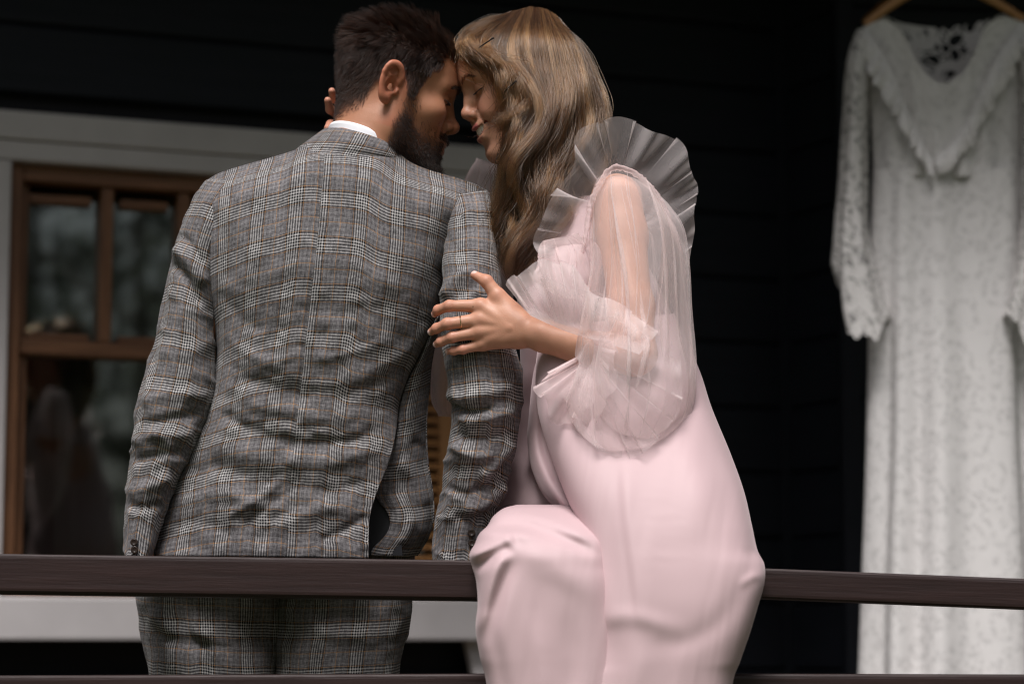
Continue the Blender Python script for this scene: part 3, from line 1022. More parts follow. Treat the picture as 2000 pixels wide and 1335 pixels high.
# ================================================================== cloth tools
def tube(rows, m, n, bow=None, a0=0.0, a1=2 * np.pi, wrap=True, power=2.0, thmod=None):
    """rows of (Lx,Ly,Rx,Ry,Yc,d[,bow]) -> grid (m,n,3) plus pixel coordinates, angle and row position.
    angle 0 = left edge, pi/2 = nearest the camera, pi = right edge"""
    r = np.array([list(x) + [0.0] * (7 - len(x)) for x in rows], float)
    cx = np.concatenate([r[:, :4].reshape(-1, 4).mean(1)[:, None] * 0 + (r[:, 0:1] + r[:, 2:3]) / 2, (r[:, 1:2] + r[:, 3:4]) / 2], 1)
    L = np.concatenate([[0], np.cumsum(np.linalg.norm(np.diff(cx, axis=0), axis=1) + np.abs(np.diff(r[:, 4])) * 1250 + 1e-6)])
    k = np.interp(np.linspace(0, L[-1], m), L, np.arange(len(r)))
    e = np.concatenate([[2 * r[0] - r[1]], r, [2 * r[-1] - r[-2]]], 0)
    i = np.clip(np.floor(k).astype(int), 0, len(r) - 2); t = (k - i)[:, None]
    a, b, c, d = e[i], e[i + 1], e[i + 2], e[i + 3]
    q = 0.5 * (2 * b + (c - a) * t + (2 * a - 5 * b + 4 * c - d) * t * t + (3 * b - 3 * c + d - a) * t ** 3)
    th = np.linspace(a0, a1, n, endpoint=not wrap)
    if thmod is not None:
        th = thmod(*np.broadcast_arrays(th[None], np.linspace(0, 1, m)[:, None]))
    ca, sa = np.cos(th), np.sin(th)
    if power != 2.0:
        ca = np.sign(ca) * np.abs(ca) ** (2 / power); sa = np.sign(sa) * np.abs(sa) ** (2 / power)
    w = (1 - ca) / 2
    px = q[:, 0:1] * (1 - w) + q[:, 2:3] * w
    py = q[:, 1:2] * (1 - w) + q[:, 3:4] * w - q[:, 6:7] * sa
    Y = q[:, 4:5] - q[:, 5:6] * sa
    G = P(px, py, Y)
    return G, px, py, np.broadcast_to(th, px.shape), np.broadcast_to(np.linspace(0, 1, m)[:, None], px.shape)

def coons(top, bottom, left, right, nu, nv):
    T, B = spline(top, nu)[:, :2], spline(bottom, nu)[:, :2]
    Lc, Rc = spline(left, nv)[:, :2], spline(right, nv)[:, :2]
    u = np.linspace(0, 1, nu)[None, :, None]; v = np.linspace(0, 1, nv)[:, None, None]
    C = (1 - v) * T[None] + v * B[None] + (1 - u) * Lc[:, None] + u * Rc[:, None]
    C = C - ((1 - u) * (1 - v) * T[0] + u * (1 - v) * T[-1] + (1 - u) * v * B[0] + u * v * B[-1])
    return C[..., 0], C[..., 1], np.broadcast_to(u[..., 0], C.shape[:2]), np.broadcast_to(v[..., 0], C.shape[:2])

def toward(G, d):
    c = np.array([0, CAMY, 1.0]) - G
    c[..., 2] *= 0.3
    return G + c / np.linalg.norm(c, axis=-1, keepdims=True) * d[..., None]

def displace(G, d, wrap=False, sign=1.0):
    return G + grid_normals(G, wrap) * (d * sign)[..., None]

def cloth(name, G, mat, parent, wrap=False, uvoff=(0, 0), uv=None, thick=0.0, c0=None):
    m, n = G.shape[:2]
    if uv is None:
        if wrap:
            H = np.concatenate([G, G[:, :1]], 1)
            uv = grid_uv(H, c0=c0) + np.array(uvoff)
            o = link(name, mesh_np(name, H, grid_faces(m, n + 1), uv), mat, parent)
        else:
            uv = grid_uv(G, c0=c0) + np.array(uvoff)
            o = link(name, mesh_np(name, G, grid_faces(m, n), uv), mat, parent)
    else:
        o = link(name, mesh_np(name, G, grid_faces(m, n, wrap), uv), mat, parent)
    if thick:
        s = o.modifiers.new('thickness', 'SOLIDIFY')
        s.thickness = thick; s.offset = 0
    return o

# ---- Prince of Wales check ------------------------------------------
def mat_check(name, gain=1.0):
    t = NT(name)
    uv = t.coord('UV')
    wob = t.noise(uv, 9.0, 2, col=True)
    sub = t.n('ShaderNodeVectorMath', operation='SUBTRACT'); t.l(wob, sub.inputs[0]); sub.inputs[1].default_value = (0.5, 0.5, 0.5)
    sc = t.n('ShaderNodeVectorMath', operation='SCALE'); t.l(sub.outputs[0], sc.inputs[0]); sc.inputs['Scale'].default_value = 0.006
    ad = t.n('ShaderNodeVectorMath', operation='ADD'); t.l(uv, ad.inputs[0]); t.l(sc.outputs[0], ad.inputs[1])
    sp = t.n('ShaderNodeSeparateXYZ'); t.l(ad.outputs[0], sp.inputs[0])
    W, D, G_, O = (0.50, 0.485, 0.48), (0.003, 0.004, 0.008), (0.190, 0.180, 0.188), (0.37, 0.225, 0.125)
    def seq():
        st = [(0.0, D), (0.008, O), (0.026, D)]
        x = 0.026
        for k in range(5):
            st.append((x + 0.033, W)); st.append((x + 0.064, D)); x += 0.064
        G1, G2 = (0.225, 0.216, 0.222), (0.145, 0.137, 0.144)
        st += [(0.384, O), (0.404, D), (0.416, G1), (0.472, G2), (0.528, G1), (0.584, G2), (0.640, G1), (0.694, O), (0.716, G2), (0.772, G1), (0.828, G2), (0.884, G1), (0.940, G2)]
        return st
    wu = t.math('FRACT', t.math('DIVIDE', sp.outputs[0], 0.066))
    wv_ = t.math('FRACT', t.math('DIVIDE', sp.outputs[1], 0.076))
    c1 = t.ramp(wu, seq(), 'CONSTANT')
    c2 = t.ramp(wv_, seq(), 'CONSTANT')
    c = t.mix(0.5, c1, c2)
    gm_ = t.n('ShaderNodeGamma'); t.l(c, gm_.inputs[0]); gm_.inputs[1].default_value = 1.12; c = gm_.outputs[0]
    # weave grain: slubs along both thread directions
    s1 = t.noise(t.mapping(uv, scale=(900, 120, 1)), 1.0, 2)
    s2 = t.noise(t.mapping(uv, scale=(110, 900, 1)), 1.0, 2)
    s3 = t.noise(uv, 28, 3)
    sl = t.math('ADD', t.math('MULTIPLY', t.math('SUBTRACT', s1, 0.5), 1.9), t.math('MULTIPLY', t.math('SUBTRACT', s2, 0.5), 1.9))
    sl = t.math('ADD', t.math('ADD', sl, 1.0), t.math('MULTIPLY', t.math('SUBTRACT', s3, 0.5), 1.0))
    sl = t.math('MAXIMUM', sl, 0.25)
    k = t.math('MULTIPLY', sl, 0.88 * gain)
    vm = t.n('ShaderNodeVectorMath', operation='SCALE'); t.l(c, vm.inputs[0]); t.l(k, vm.inputs['Scale'])
    t.l(vm.outputs[0], t.b.inputs['Base Color'])
    t.set(Roughness=0.9)
    t.b.inputs['Specular IOR Level'].default_value = 0.15
    t.b.inputs['Sheen Weight'].default_value = 0.08
    t.bump(sl, 0.25, 0.0008)
    return t.m
m_check = mat_check('glen_check_wool')
m_lining = mat_plain('black_lining', (0.008, 0.008, 0.011), rough=0.5, var=0.1)
m_shirt = mat_plain('white_shirt_cotton', (0.78, 0.78, 0.82), rough=0.8, var=0.03, scale=80)
m_button = mat_plain('horn_button', (0.025, 0.016, 0.012), rough=0.25, var=0.3, scale=200)

# ---- jacket ----------------------------------------------------------
jk = empty('jacket', (0, 0, 0))
jk.parent = man
NU, NV = 180, 190
top = [(403, 353), (430, 338), (480, 322), (530, 308), (575, 294), (615, 276), (690, 268), (755, 282), (800, 316), (840, 333), (890, 347), (930, 361), (957, 377)]
left = [(403, 353), (386, 400), (381, 450), (388, 520), (402, 580), (417, 640), (422, 700), (412, 760), (394, 815), (364, 872), (338, 930), (312, 1000), (289, 1086)]
right = [(957, 377), (918, 410), (893, 450), (874, 510), (861, 570), (850, 625), (822, 690), (797, 740), (780, 790), (772, 850), (758, 905), (738, 955), (724, 1000), (720, 1040), (720, 1090)]
bot = [(289, 1086), (400, 1086), (500, 1087), (600, 1088), (720, 1090)]
px0, py0, u0, v = coons(top, bot, left, right, NU, NV)
SEAM = spline([(638, 262), (631, 345), (619, 480), (603, 620), (590, 740), (577, 850), (566, 960), (560, 1090)], 200)
cols = np.linspace(0, 1, NU)
CS = 88                                            # column that runs down the centre seam
px, py, ue = np.zeros_like(px0), np.zeros_like(py0), np.zeros_like(px0)
for i in range(NV):
    f = 0.5
    for _ in range(8):
        yy = np.interp(f, cols, py0[i]); xs_ = np.interp(yy, SEAM[:, 1], SEAM[:, 0])
        f = np.interp(xs_, px0[i], cols)
    cu = np.concatenate([np.linspace(0, f, CS + 1), np.linspace(f, 1, NU - CS)[1:]])
    px[i] = np.interp(cu, cols, px0[i]); py[i] = np.interp(cu, cols, py0[i])
    c_ = px[i, CS]
    hw = max(c_ - px[i, 0], 1.0); hr = np.interp(i / NV, [0, 0.35, 0.6, 1], [px[i, -1] - c_, px[i, -1] - c_, hw, hw])
    ue[i] = np.where(px[i] < c_, (px[i] - c_) / hw, (px[i] - c_) / max(hr, px[i, -1] - c_))
u = (ue + 1) / 2
Ys = 0.185 + 0.01 * v
Yb = np.interp(v, [0, 0.10, 0.30, 0.55, 0.68, 0.85, 1.0], [0.110, 0.070, 0.050, 0.068, 0.082, 0.094, 0.100])
def back_depth(ue, Ys, Yb, nn=2.5):
    return Ys - (Ys - Yb) * (1 - np.abs(ue) ** nn) ** (1 / nn)
Yj = back_depth(np.clip(ue, -0.999, 0.999), Ys, Yb)
# the shoulder line rolls forward at the top edge
Yj = Yj + 0.055 * (1 - ss(0.0, 0.10, v)) ** 2 * (1 - 0.75 * np.exp(-((px - 690) / 110) ** 2))
fold = np.zeros_like(px)
K = lambda pts, w_, a, kind='ridge', **kw: stroke(px, py, pts, w_, a, kind, **kw)
fold += K([(634, 296), (630, 345), (619, 480), (603, 620), (590, 740), (577, 850)], 7, -0.0030, fade=0.05)
fold += K([(639, 296), (635, 345), (624, 480), (608, 620), (595, 740), (582, 850)], 4, 0.0012, fade=0.05)
# shoulder blades and drag lines
fold += 0.008 * np.exp(-((px - 500) / 80) ** 2 - ((py - 470) / 95) ** 2) + 0.008 * np.exp(-((px - 790) / 75) ** 2 - ((py - 480) / 95) ** 2)
for pts, w_, a in [([(425, 690), (500, 745), (600, 770), (700, 765), (790, 730)], 16, -0.0035),
                   ([(420, 730), (500, 790), (620, 815), (740, 800)], 15, 0.0030),
                   ([(405, 790), (520, 850), (640, 865), (770, 830)], 14, -0.0035),
                   ([(380, 850), (500, 895), (600, 905), (700, 890), (755, 880)], 18, 0.0055),
                   ([(340, 930), (420, 915), (520, 940), (640, 955), (735, 935)], 16, -0.0045),
                   ([(330, 985), (430, 960), (500, 985), (560, 1000)], 14, 0.0045),
                   ([(440, 1010), (500, 975), (560, 930)], 9, 0.0040), ([(470, 1030), (530, 985), (580, 950)], 9, -0.0035),
                   ([(520, 1050), (600, 1000), (700, 985)], 14, 0.0040), ([(300, 1060), (380, 1020), (470, 1045)], 14, -0.0035),
                   ([(620, 1060), (680, 1030), (718, 1000)], 10, -0.0045),
                   ([(845, 640), (780, 700), (700, 730)], 12, 0.0035), ([(840, 665), (760, 735), (680, 760)], 10, -0.003),
                   ([(425, 560), (470, 620), (520, 650)], 14, -0.0030), ([(430, 640), (480, 690), (560, 720)], 12, 0.0035),
                   ([(470, 690), (540, 700), (590, 690)], 7, 0.0018), ([(610, 700), (680, 690), (760, 660)], 8, 0.0020),
                   ([(600, 840), (660, 850), (720, 840)], 7, 0.0020), ([(450, 640), (560, 640), (640, 625)], 12, -0.0018),
                   ([(400, 400), (440, 480), (440, 560)], 18, -0.003), ([(870, 520), (830, 570), (830, 640)], 16, -0.0035),
                   ([(770, 860), (800, 900), (760, 905)], 12, 0.003)]:
    fold += K(pts, w_, a)
fp = np.stack([px / 90, py / 38, 0 * px], -1)
fold += 0.0018 * fbm(fp, 3, 3) * ss(0.30, 0.5, v) + 0.0009 * fbm(fp * 1.3, 2, 9)
fold += 0.0014 * fbm(np.stack([px / 30, py / 30, 0 * px], -1), 2, 5) * ss(0.1, 0.4, v)
Gj = P(px, py, Yj - fold * 1.25)
cloth('back_panel', Gj[:, :CS + 1], m_check, jk, uvoff=(-0.010, 0.0), c0=CS, thick=0.002)
cloth('back_panel', Gj[:, CS:], m_check, jk, uvoff=(0.012, 0.0045), c0=0, thick=0.002)

# side panel beyond the vent
sl = [(850, 625), (824, 690), (799, 740), (782, 790), (774, 850), (752, 905), (732, 952), (737, 974), (756, 1000), (762, 1022), (752, 1046), (728, 1070), (724, 1084)]
sr = [(868, 600), (846, 690), (838, 760), (833, 830), (836, 900), (845, 960), (847, 1010), (836, 1050), (815, 1084)]
spx, spy, su, sv = coons([(850, 625), (868, 600)], [(724, 1084), (780, 1086), (815, 1084)], sl, sr, 40, 120)
sY = 0.158 + 0.055 * su ** 1.6 + 0.012 * sv - 0.012 * np.sin(np.pi * su)
sf = stroke(spx, spy, [(770, 900), (810, 930), (838, 990)], 16, 0.008) + stroke(spx, spy, [(800, 860), (830, 880), (842, 930)], 10, -0.005) + stroke(spx, spy, [(776, 960), (800, 1010), (790, 1070)], 12, 0.006)
sf += 0.003 * fbm(np.stack([spx / 30, spy / 40, 0 * spx], -1), 2, 21)
cloth('side_panel', P(spx, spy, sY - sf), m_check, jk, uvoff=(0.02, -0.02), thick=0.002)
# fronts: close the jacket round the chest, out of sight from the porch steps
fpx, fpy, fu, fv = coons(top, [(289, 1086), (560, 1087), (815, 1084)], left, [(957, 377), (925, 420), (900, 500), (868, 600)] + sr[1:], 60, 70)
fY = back_depth(np.clip(fu * 2 - 1, -0.999, 0.999), 0.19 + 0.02 * fv, 0.325)
fY = fY - 0.12 * np.exp(-((fpx - 690) / 120) ** 2) * (1 - ss(0.0, 0.2, fv))
cloth('front_panel', P(fpx, fpy, fY), m_check, jk, thick=0.002)
# dark lining seen through the vent
lpx, lpy, lu, lv = coons([(660, 890), (770, 890)], [(660, 1084), (786, 1084)], [(660, 890), (660, 1084)], [(770, 890), (786, 1084)], 20, 20)
cloth('lining', P(lpx, lpy, 0.172 + 0 * lpx), m_lining, jk)

# collar: fall folded over the neck
col_rows = [(556, 306, 806, 336, 0.200, 0.109, 12), (568, 299, 797, 327, 0.198, 0.106, 14), (596, 279, 793, 315, 0.196, 0.100, 16), (622, 261, 788, 304, 0.196, 0.091, 19),
            (632, 256, 786, 301, 0.198, 0.085, 19), (640, 262, 782, 305, 0.198, 0.079, 18), (640, 290, 782, 325, 0.198, 0.078, 15)]
Gc, cpx, cpy, cth, cs = tube(col_rows, 44, 120)
near = ss(-0.2, 0.4, np.sin(cth))
Gc = displace(Gc, 0.0022 * np.exp(-((cs - 0.17) / 0.05) ** 2) * near, True)
cloth('collar', Gc, m_check, jk, wrap=True, c0=30, uvoff=(0.012, 0.03))

def sleeve(name, rows, strokes, seed, uvoff):
    G, sx, sy, th, s = tube(rows, 190, 96)
    d = 0.0024 * fbm(np.stack([np.cos(th) * 1.6, np.sin(th) * 1.6, s * 16], -1), 3, seed)
    rid = 1 - np.abs(noise(np.stack([np.cos(th) * 1.1 + s * 3, np.sin(th) * 1.1, s * 13], -1), seed + 5)) * 2
    d += 0.0035 * np.clip(rid, 0, 1) ** 2 * ss(0.15, 0.4, s)
    nearm = ss(-0.3, 0.25, np.sin(th))
    for pts, w_, a in strokes:
        d += 1.35 * stroke(sx, sy, pts, w_, a) * nearm
    G = displace(G, d, True)
    o = cloth(name, G, m_check, jk, wrap=True, c0=24, uvoff=uvoff)
    return o
rowsL = [(412, 349, 500, 352, 0.185, 0.03), (398, 358, 478, 392, 0.180, 0.055), (374, 395, 455, 440, 0.175, 0.066), (350, 450, 436, 505, 0.170, 0.068), (336, 500, 428, 560, 0.168, 0.067),
         (320, 580, 420, 630, 0.165, 0.066), (304, 660, 421, 692, 0.160, 0.065), (281, 740, 418, 762, 0.155, 0.064), (264, 800, 405, 815, 0.150, 0.061),
         (258, 860, 380, 876, 0.147, 0.056), (250, 930, 347, 942, 0.145, 0.050), (243, 1000, 320, 1012, 0.142, 0.044), (243, 1080, 295, 1095, 0.138, 0.040), (247, 1100, 292, 1112, 0.138, 0.036)]
sleeve('sleeve', rowsL, [([(340, 480), (370, 510), (400, 560)], 12, 0.007), ([(335, 510), (365, 545), (395, 600)], 9, -0.006), ([(345, 455), (375, 480), (400, 520)], 8, -0.004),
                         ([(270, 790), (330, 770), (415, 775)], 14, 0.005), ([(262, 830), (320, 820), (400, 805)], 10, -0.006), ([(260, 870), (300, 850), (385, 850)], 12, 0.006),
                         ([(255, 900), (300, 890), (360, 880)], 9, -0.006), ([(300, 840), (330, 870), (325, 900)], 10, 0.005), ([(245, 960), (290, 950), (340, 930)], 13, 0.005),
                         ([(245, 985), (280, 990), (320, 985)], 9, -0.005), ([(420, 660), (360, 690), (300, 680)], 16, 0.003)], 31, (0.01, 0.02))
rowsR = [(872, 382, 950, 370, 0.175, 0.03), (876, 404, 961, 400, 0.165, 0.058), (872, 446, 970, 450, 0.145, 0.064), (866, 495, 976, 520, 0.12, 0.064), (863, 550, 986, 590, 0.10, 0.063),
         (862, 610, 998, 650, 0.092, 0.062), (866, 680, 1012, 700, 0.090, 0.060), (872, 740, 1021, 745, 0.088, 0.058), (882, 795, 1017, 810, 0.088, 0.055),
         (880, 850, 1010, 860, 0.092, 0.051), (870, 910, 998, 922, 0.102, 0.047), (864, 965, 978, 985, 0.115, 0.044), (850, 1025, 966, 1042, 0.130, 0.041), (846, 1085, 955, 1092, 0.138, 0.039), (850, 1110, 950, 1112, 0.138, 0.036)]
sleeve('sleeve', rowsR, [([(865, 580), (890, 545), (935, 525)], 10, 0.005), ([(864, 610), (895, 575), (940, 552)], 9, -0.004), ([(868, 765), (920, 775), (1010, 750)], 14, 0.007),
                         ([(872, 788), (915, 803), (965, 795)], 7, -0.008), ([(885, 812), (930, 822), (1010, 800)], 10, 0.005), ([(880, 845), (930, 858), (1005, 840)], 10, -0.005),
                         ([(880, 865), (925, 890), (970, 885)], 9, 0.005), ([(1005, 860), (965, 915), (930, 930)], 10, 0.005), ([(1000, 890), (960, 945), (920, 955)], 9, -0.006),
                         ([(990, 940), (950, 985), (900, 995)], 12, 0.005), ([(975, 985), (940, 1010), (880, 1010)], 9, -0.005), ([(870, 950), (910, 965), (950, 950)], 8, -0.004),
                         ([(960, 420), (930, 410), (900, 425)], 10, 0.003)], 47, (0.035, 0.01))

# cuff buttons
def button(name, pxy, Y, parent, r=0.0062):
    c = P(*pxy, Y)
    th = np.linspace(0, 2 * np.pi, 20, endpoint=False)
    prof = [(0.0, 0.0012), (0.35, 0.0010), (0.5, 0.0016), (0.8, 0.0022), (0.95, 0.0016), (1.0, 0.0), (0.9, -0.0015)]
    V = [c + np.array([r * f * math.cos(a), -h, r * f * math.sin(a)]) for f, h in prof for a in th]
    return link(name, mesh_np(name, V, grid_faces(len(prof), 20, True)), m_button, parent)
for pxy, Y in (((262, 1058), 0.096), ((263, 1073), 0.096), ((921, 1040), 0.088), ((922, 1060), 0.092)):
    button('cuff_button', pxy, Y, jk)

# shirt collar
sh_rows = [(630, 300, 790, 335, 0.198, 0.086, 18), (640, 262, 789, 312, 0.198, 0.083, 24), (641, 250, 789, 306, 0.198, 0.081, 29), (644, 249, 787, 306, 0.198, 0.078, 29), (648, 262, 785, 315, 0.198, 0.075, 26)]
Gs, *_ = tube(sh_rows, 24, 90)
cloth('shirt_collar', Gs, m_shirt, man, wrap=True)

# trousers
tr_ = empty('trousers', (0, 0, 0)); tr_.parent = man
def leg(rows, seed):
    G, sx, sy, th, s = tube(rows, 150, 80)
    d = 0.006 * fbm(np.stack([np.cos(th) * 1.2, np.sin(th) * 1.2, s * 14], -1), 3, seed)
    nearm = ss(-0.3, 0.25, np.sin(th))
    for pts, w_, a in [([(285, 1200), (340, 1225), (420, 1240)], 12, 0.006), ([(290, 1225), (350, 1255), (450, 1265)], 10, -0.006), ([(300, 1180), (330, 1240), (350, 1330)], 14, 0.006),
                       ([(330, 1200), (390, 1260), (420, 1330)], 12, -0.006), ([(560, 1180), (640, 1230), (760, 1240)], 16, 0.005)]:
        d += stroke(sx, sy, pts, w_, a) * nearm
    return displace(G, d, True)
def leg_rows(a, floor_x):
    z_to_py = lambda zz, Y: proj(np.array([0.0, Y, zz]))[1]
    yk, ya = z_to_py(0.46, 0.28), z_to_py(0.04, 0.28)
    return a + [(floor_x - 120, yk, floor_x + 110, yk, 0.28, 0.085), (floor_x - 105, ya, floor_x + 100, ya, 0.28, 0.085)]
lr1 = leg_rows([(300, 1030, 560, 1050, 0.245, 0.07), (272, 1110, 556, 1120, 0.280, 0.100), (268, 1165, 552, 1170, 0.280, 0.100), (275, 1230, 548, 1230, 0.285, 0.10), (288, 1335, 540, 1335, 0.285, 0.095)], 430)
lr2 = leg_rows([(545, 1050, 800, 1030, 0.245, 0.07), (540, 1110, 812, 1120, 0.280, 0.100), (536, 1165, 807, 1170, 0.280, 0.100), (534, 1230, 801, 1230, 0.285, 0.10), (532, 1335, 780, 1335, 0.285, 0.095)], 650)
cloth('trouser_leg', leg(lr1, 61), m_check, tr_, wrap=True, c0=20, uvoff=(0.02, 0.03))
cloth('trouser_leg', leg(lr2, 67), m_check, tr_, wrap=True, c0=20, uvoff=(0.05, 0.03))
# ================================================================== the woman's dress
def mat_satin(name, col):
    t = NT(name)
    o = t.coord('Object')
    n1 = t.noise(o, 14, 3)
    c = t.mix(t.math('MULTIPLY', n1, 0.25), col, tuple(x * 0.9 for x in col))
    t.set(Base_Color=c, Roughness=0.58)
    t.b.inputs['Specular IOR Level'].default_value = 0.28
    t.b.inputs['Sheen Weight'].default_value = 0.25
    t.b.inputs['Sheen Roughness'].default_value = 0.4
    t.b.inputs['Sheen Tint'].default_value = (1, 0.85, 0.87, 1)
    fine = t.noise(t.mapping(o, scale=(900, 900, 2500)), 1.0, 1)
    t.bump(fine, 0.05, 0.0004)
    return t.m
m_satin = mat_satin('blush_satin', (0.545, 0.395, 0.415))

def mat_tulle(name, col, tau, trans=0.5):
    """open net: how much of it one sees through falls off as the sheet turns edge-on, as real net does"""
    t = NT(name)
    t.t.nodes.remove(t.b)
    geo = t.n('ShaderNodeNewGeometry')
    dp = t.n('ShaderNodeVectorMath', operation='DOT_PRODUCT')
    t.l(geo.outputs['Normal'], dp.inputs[0]); t.l(geo.outputs['Incoming'], dp.inputs[1])
    cs = t.math('MAXIMUM', t.math('ABSOLUTE', dp.outputs['Value']), 0.06)
    var = t.math('ADD', 0.75, t.math('MULTIPLY', t.noise(t.coord('Object'), 30, 3), 0.5))
    dens = t.math('MULTIPLY', t.math('DIVIDE', tau, cs), var)
    fac = t.math('SUBTRACT', 1.0, t.math('POWER', 2.71828, t.math('MULTIPLY', dens, -1.0)), clamp=True)
    tp = t.n('ShaderNodeBsdfTransparent')
    df = t.n('ShaderNodeBsdfDiffuse'); df.inputs[0].default_value = col + (1,)
    tl = t.n('ShaderNodeBsdfTranslucent'); tl.inputs[0].default_value = col + (1,)
    m1 = t.n('ShaderNodeMixShader'); m1.inputs[0].default_value = trans
    t.l(df.outputs[0], m1.inputs[1]); t.l(tl.outputs[0], m1.inputs[2])
    m2 = t.n('ShaderNodeMixShader')
    t.l(fac, m2.inputs[0]); t.l(tp.outputs[0], m2.inputs[1]); t.l(m1.outputs[0], m2.inputs[2])
    t.l(m2.outputs[0], t.out.inputs[0])
    return t.m
m_tulle = mat_tulle('pink_tulle', (0.93, 0.84, 0.84), 0.18)
m_tulle_r = mat_tulle('pink_tulle_stiff', (0.95, 0.87, 0.87), 0.24)
m_tulle_d = mat_tulle('pink_tulle_gathered', (0.88, 0.74, 0.74), 0.4)

dress = empty('dress', (0, 0, 0)); dress.parent = woman
def drape(name, rows, m, n, folds, power=2.3, rip=0.0, seed=0):
    G, px, py, th, s = tube(rows, m, n, power=power)
    near = ss(-0.35, 0.15, np.sin(th))
    d = np.zeros_like(px)
    for f in folds:
        pts, w_, a = f[:3]
        kw = f[3] if len(f) > 3 else {}
        k_ = kw.get('kind') == 'step'
        d += stroke(px, py, pts, w_ * (1 if k_ else 1.55), a * (1 if k_ else 1.05), **kw)
    d += rip * fbm(np.stack([px / 90, py / 200, 0 * px], -1), 2, seed)
    d += 0.0007 * fbm(np.stack([(px + 0.15 * (py - 900)) / 22, py / 240, 0 * px], -1), 3, seed + 40)
    return cloth(name, toward(G, d * near), m_satin, dress, wrap=True)

low = lambda rows, xs_: rows + [(a, 1500, b, 1500, Y, dd) for a, b, Y, dd in xs_[:1]] + [(a, 1800, b, 1800, Y, dd) for a, b, Y, dd in xs_[1:]]
# bodice and the shaded far side of the skirt
drape('bodice', [(1050, 392, 1165, 380, 0.190, 0.055), (1022, 440, 1205, 428, 0.185, 0.075), (1008, 520, 1255, 500, 0.170, 0.088), (1012, 630, 1310, 610, 0.150, 0.100), (1016, 720, 1340, 722, 0.165, 0.085),
                 (1004, 800, 1320, 800, 0.200, 0.070), (992, 880, 1290, 880, 0.220, 0.065), (976, 960, 1270, 960, 0.195, 0.075), (958, 1020, 1250, 1020, 0.195, 0.075), (965, 1075, 1240, 1075, 0.19, 0.07)], 140, 120, [], rip=0.004, seed=5)
# first overlapping layer
drape('gown', [(1040, 640, 1200, 640, 0.15, 0.08), (1040, 720, 1180, 722, 0.140, 0.070), (1034, 800, 1170, 800, 0.135, 0.065), (1030, 860, 1175, 860, 0.125, 0.066), (1040, 920, 1190, 920, 0.105, 0.075), (1066, 972, 1220, 975, 0.075, 0.085), (1110, 1010, 1250, 1012, 0.045, 0.085), (1150, 1050, 1280, 1050, 0.02, 0.08)],
      120, 110, [([(1050, 700), (1040, 850), (1070, 940), (1130, 1015)], 7, 0.007, dict(fade=0.1)), ([(1036, 700), (1028, 850), (1052, 940), (1112, 1012)], 6, -0.006, dict(fade=0.1)), ([(1070, 760), (1062, 860), (1094, 950)], 6, -0.006, dict(fade=0.1))], rip=0.003, seed=6)
# the main fall of the skirt, over the rail
main = [(1056, 640, 1318, 612, 0.125, 0.110), (1046, 720, 1366, 722, 0.095, 0.128), (1050, 800, 1390, 795, 0.065, 0.145), (1072, 880, 1427, 885, 0.035, 0.158), (1100, 955, 1453, 958, 0.000, 0.158), (1126, 1020, 1468, 1022, -0.032, 0.148),
        (1138, 1072, 1479, 1072, -0.060, 0.132), (1142, 1104, 1493, 1102, -0.080, 0.118), (1146, 1140, 1493, 1138, -0.098, 0.105), (1152, 1185, 1480, 1185, -0.110, 0.098), (1157, 1235, 1465, 1235, -0.115, 0.095), (1146, 1290, 1446, 1290, -0.115, 0.095), (1126, 1340, 1430, 1340, -0.115, 0.095)]
st = dict(kind='step', decay=140, fade=0.3)
fd = dict(fade=0.4)
drape('gown', low(main, [(1095, 1410, -0.115, 0.095), (1080, 1400, -0.115, 0.095)]), 260, 240, [
    ([(1250, 1260), (1236, 1140), (1219, 1010), (1206, 840)], 11, 0.0055, st),
    ([(1310, 820), (1365, 930), (1395, 1060)], 26, 0.005, fd), ([(1350, 820), (1415, 930), (1440, 1040)], 22, -0.005, fd),
    ([(1470, 1000), (1462, 1095), (1425, 1190), (1350, 1248), (1220, 1268)], 14, -0.003, dict(fade=0.3)),
    ([(1500, 1112), (1478, 1098), (1458, 1060)], 6, -0.003, fd), ([(1502, 1128), (1470, 1126), (1440, 1150)], 6, 0.003, fd),
    ([(1130, 1222), (1235, 1204), (1350, 1240)], 12, 0.0035, dict(fade=0.35)),
    ([(1188, 1180), (1196, 1280), (1180, 1420)], 18, -0.005, fd), ([(1262, 1220), (1250, 1300), (1240, 1420)], 18, 0.004, fd),
    ([(1172, 920), (1188, 1060), (1200, 1200)], 14, -0.003, fd)], power=3.4, rip=0.002, seed=7)
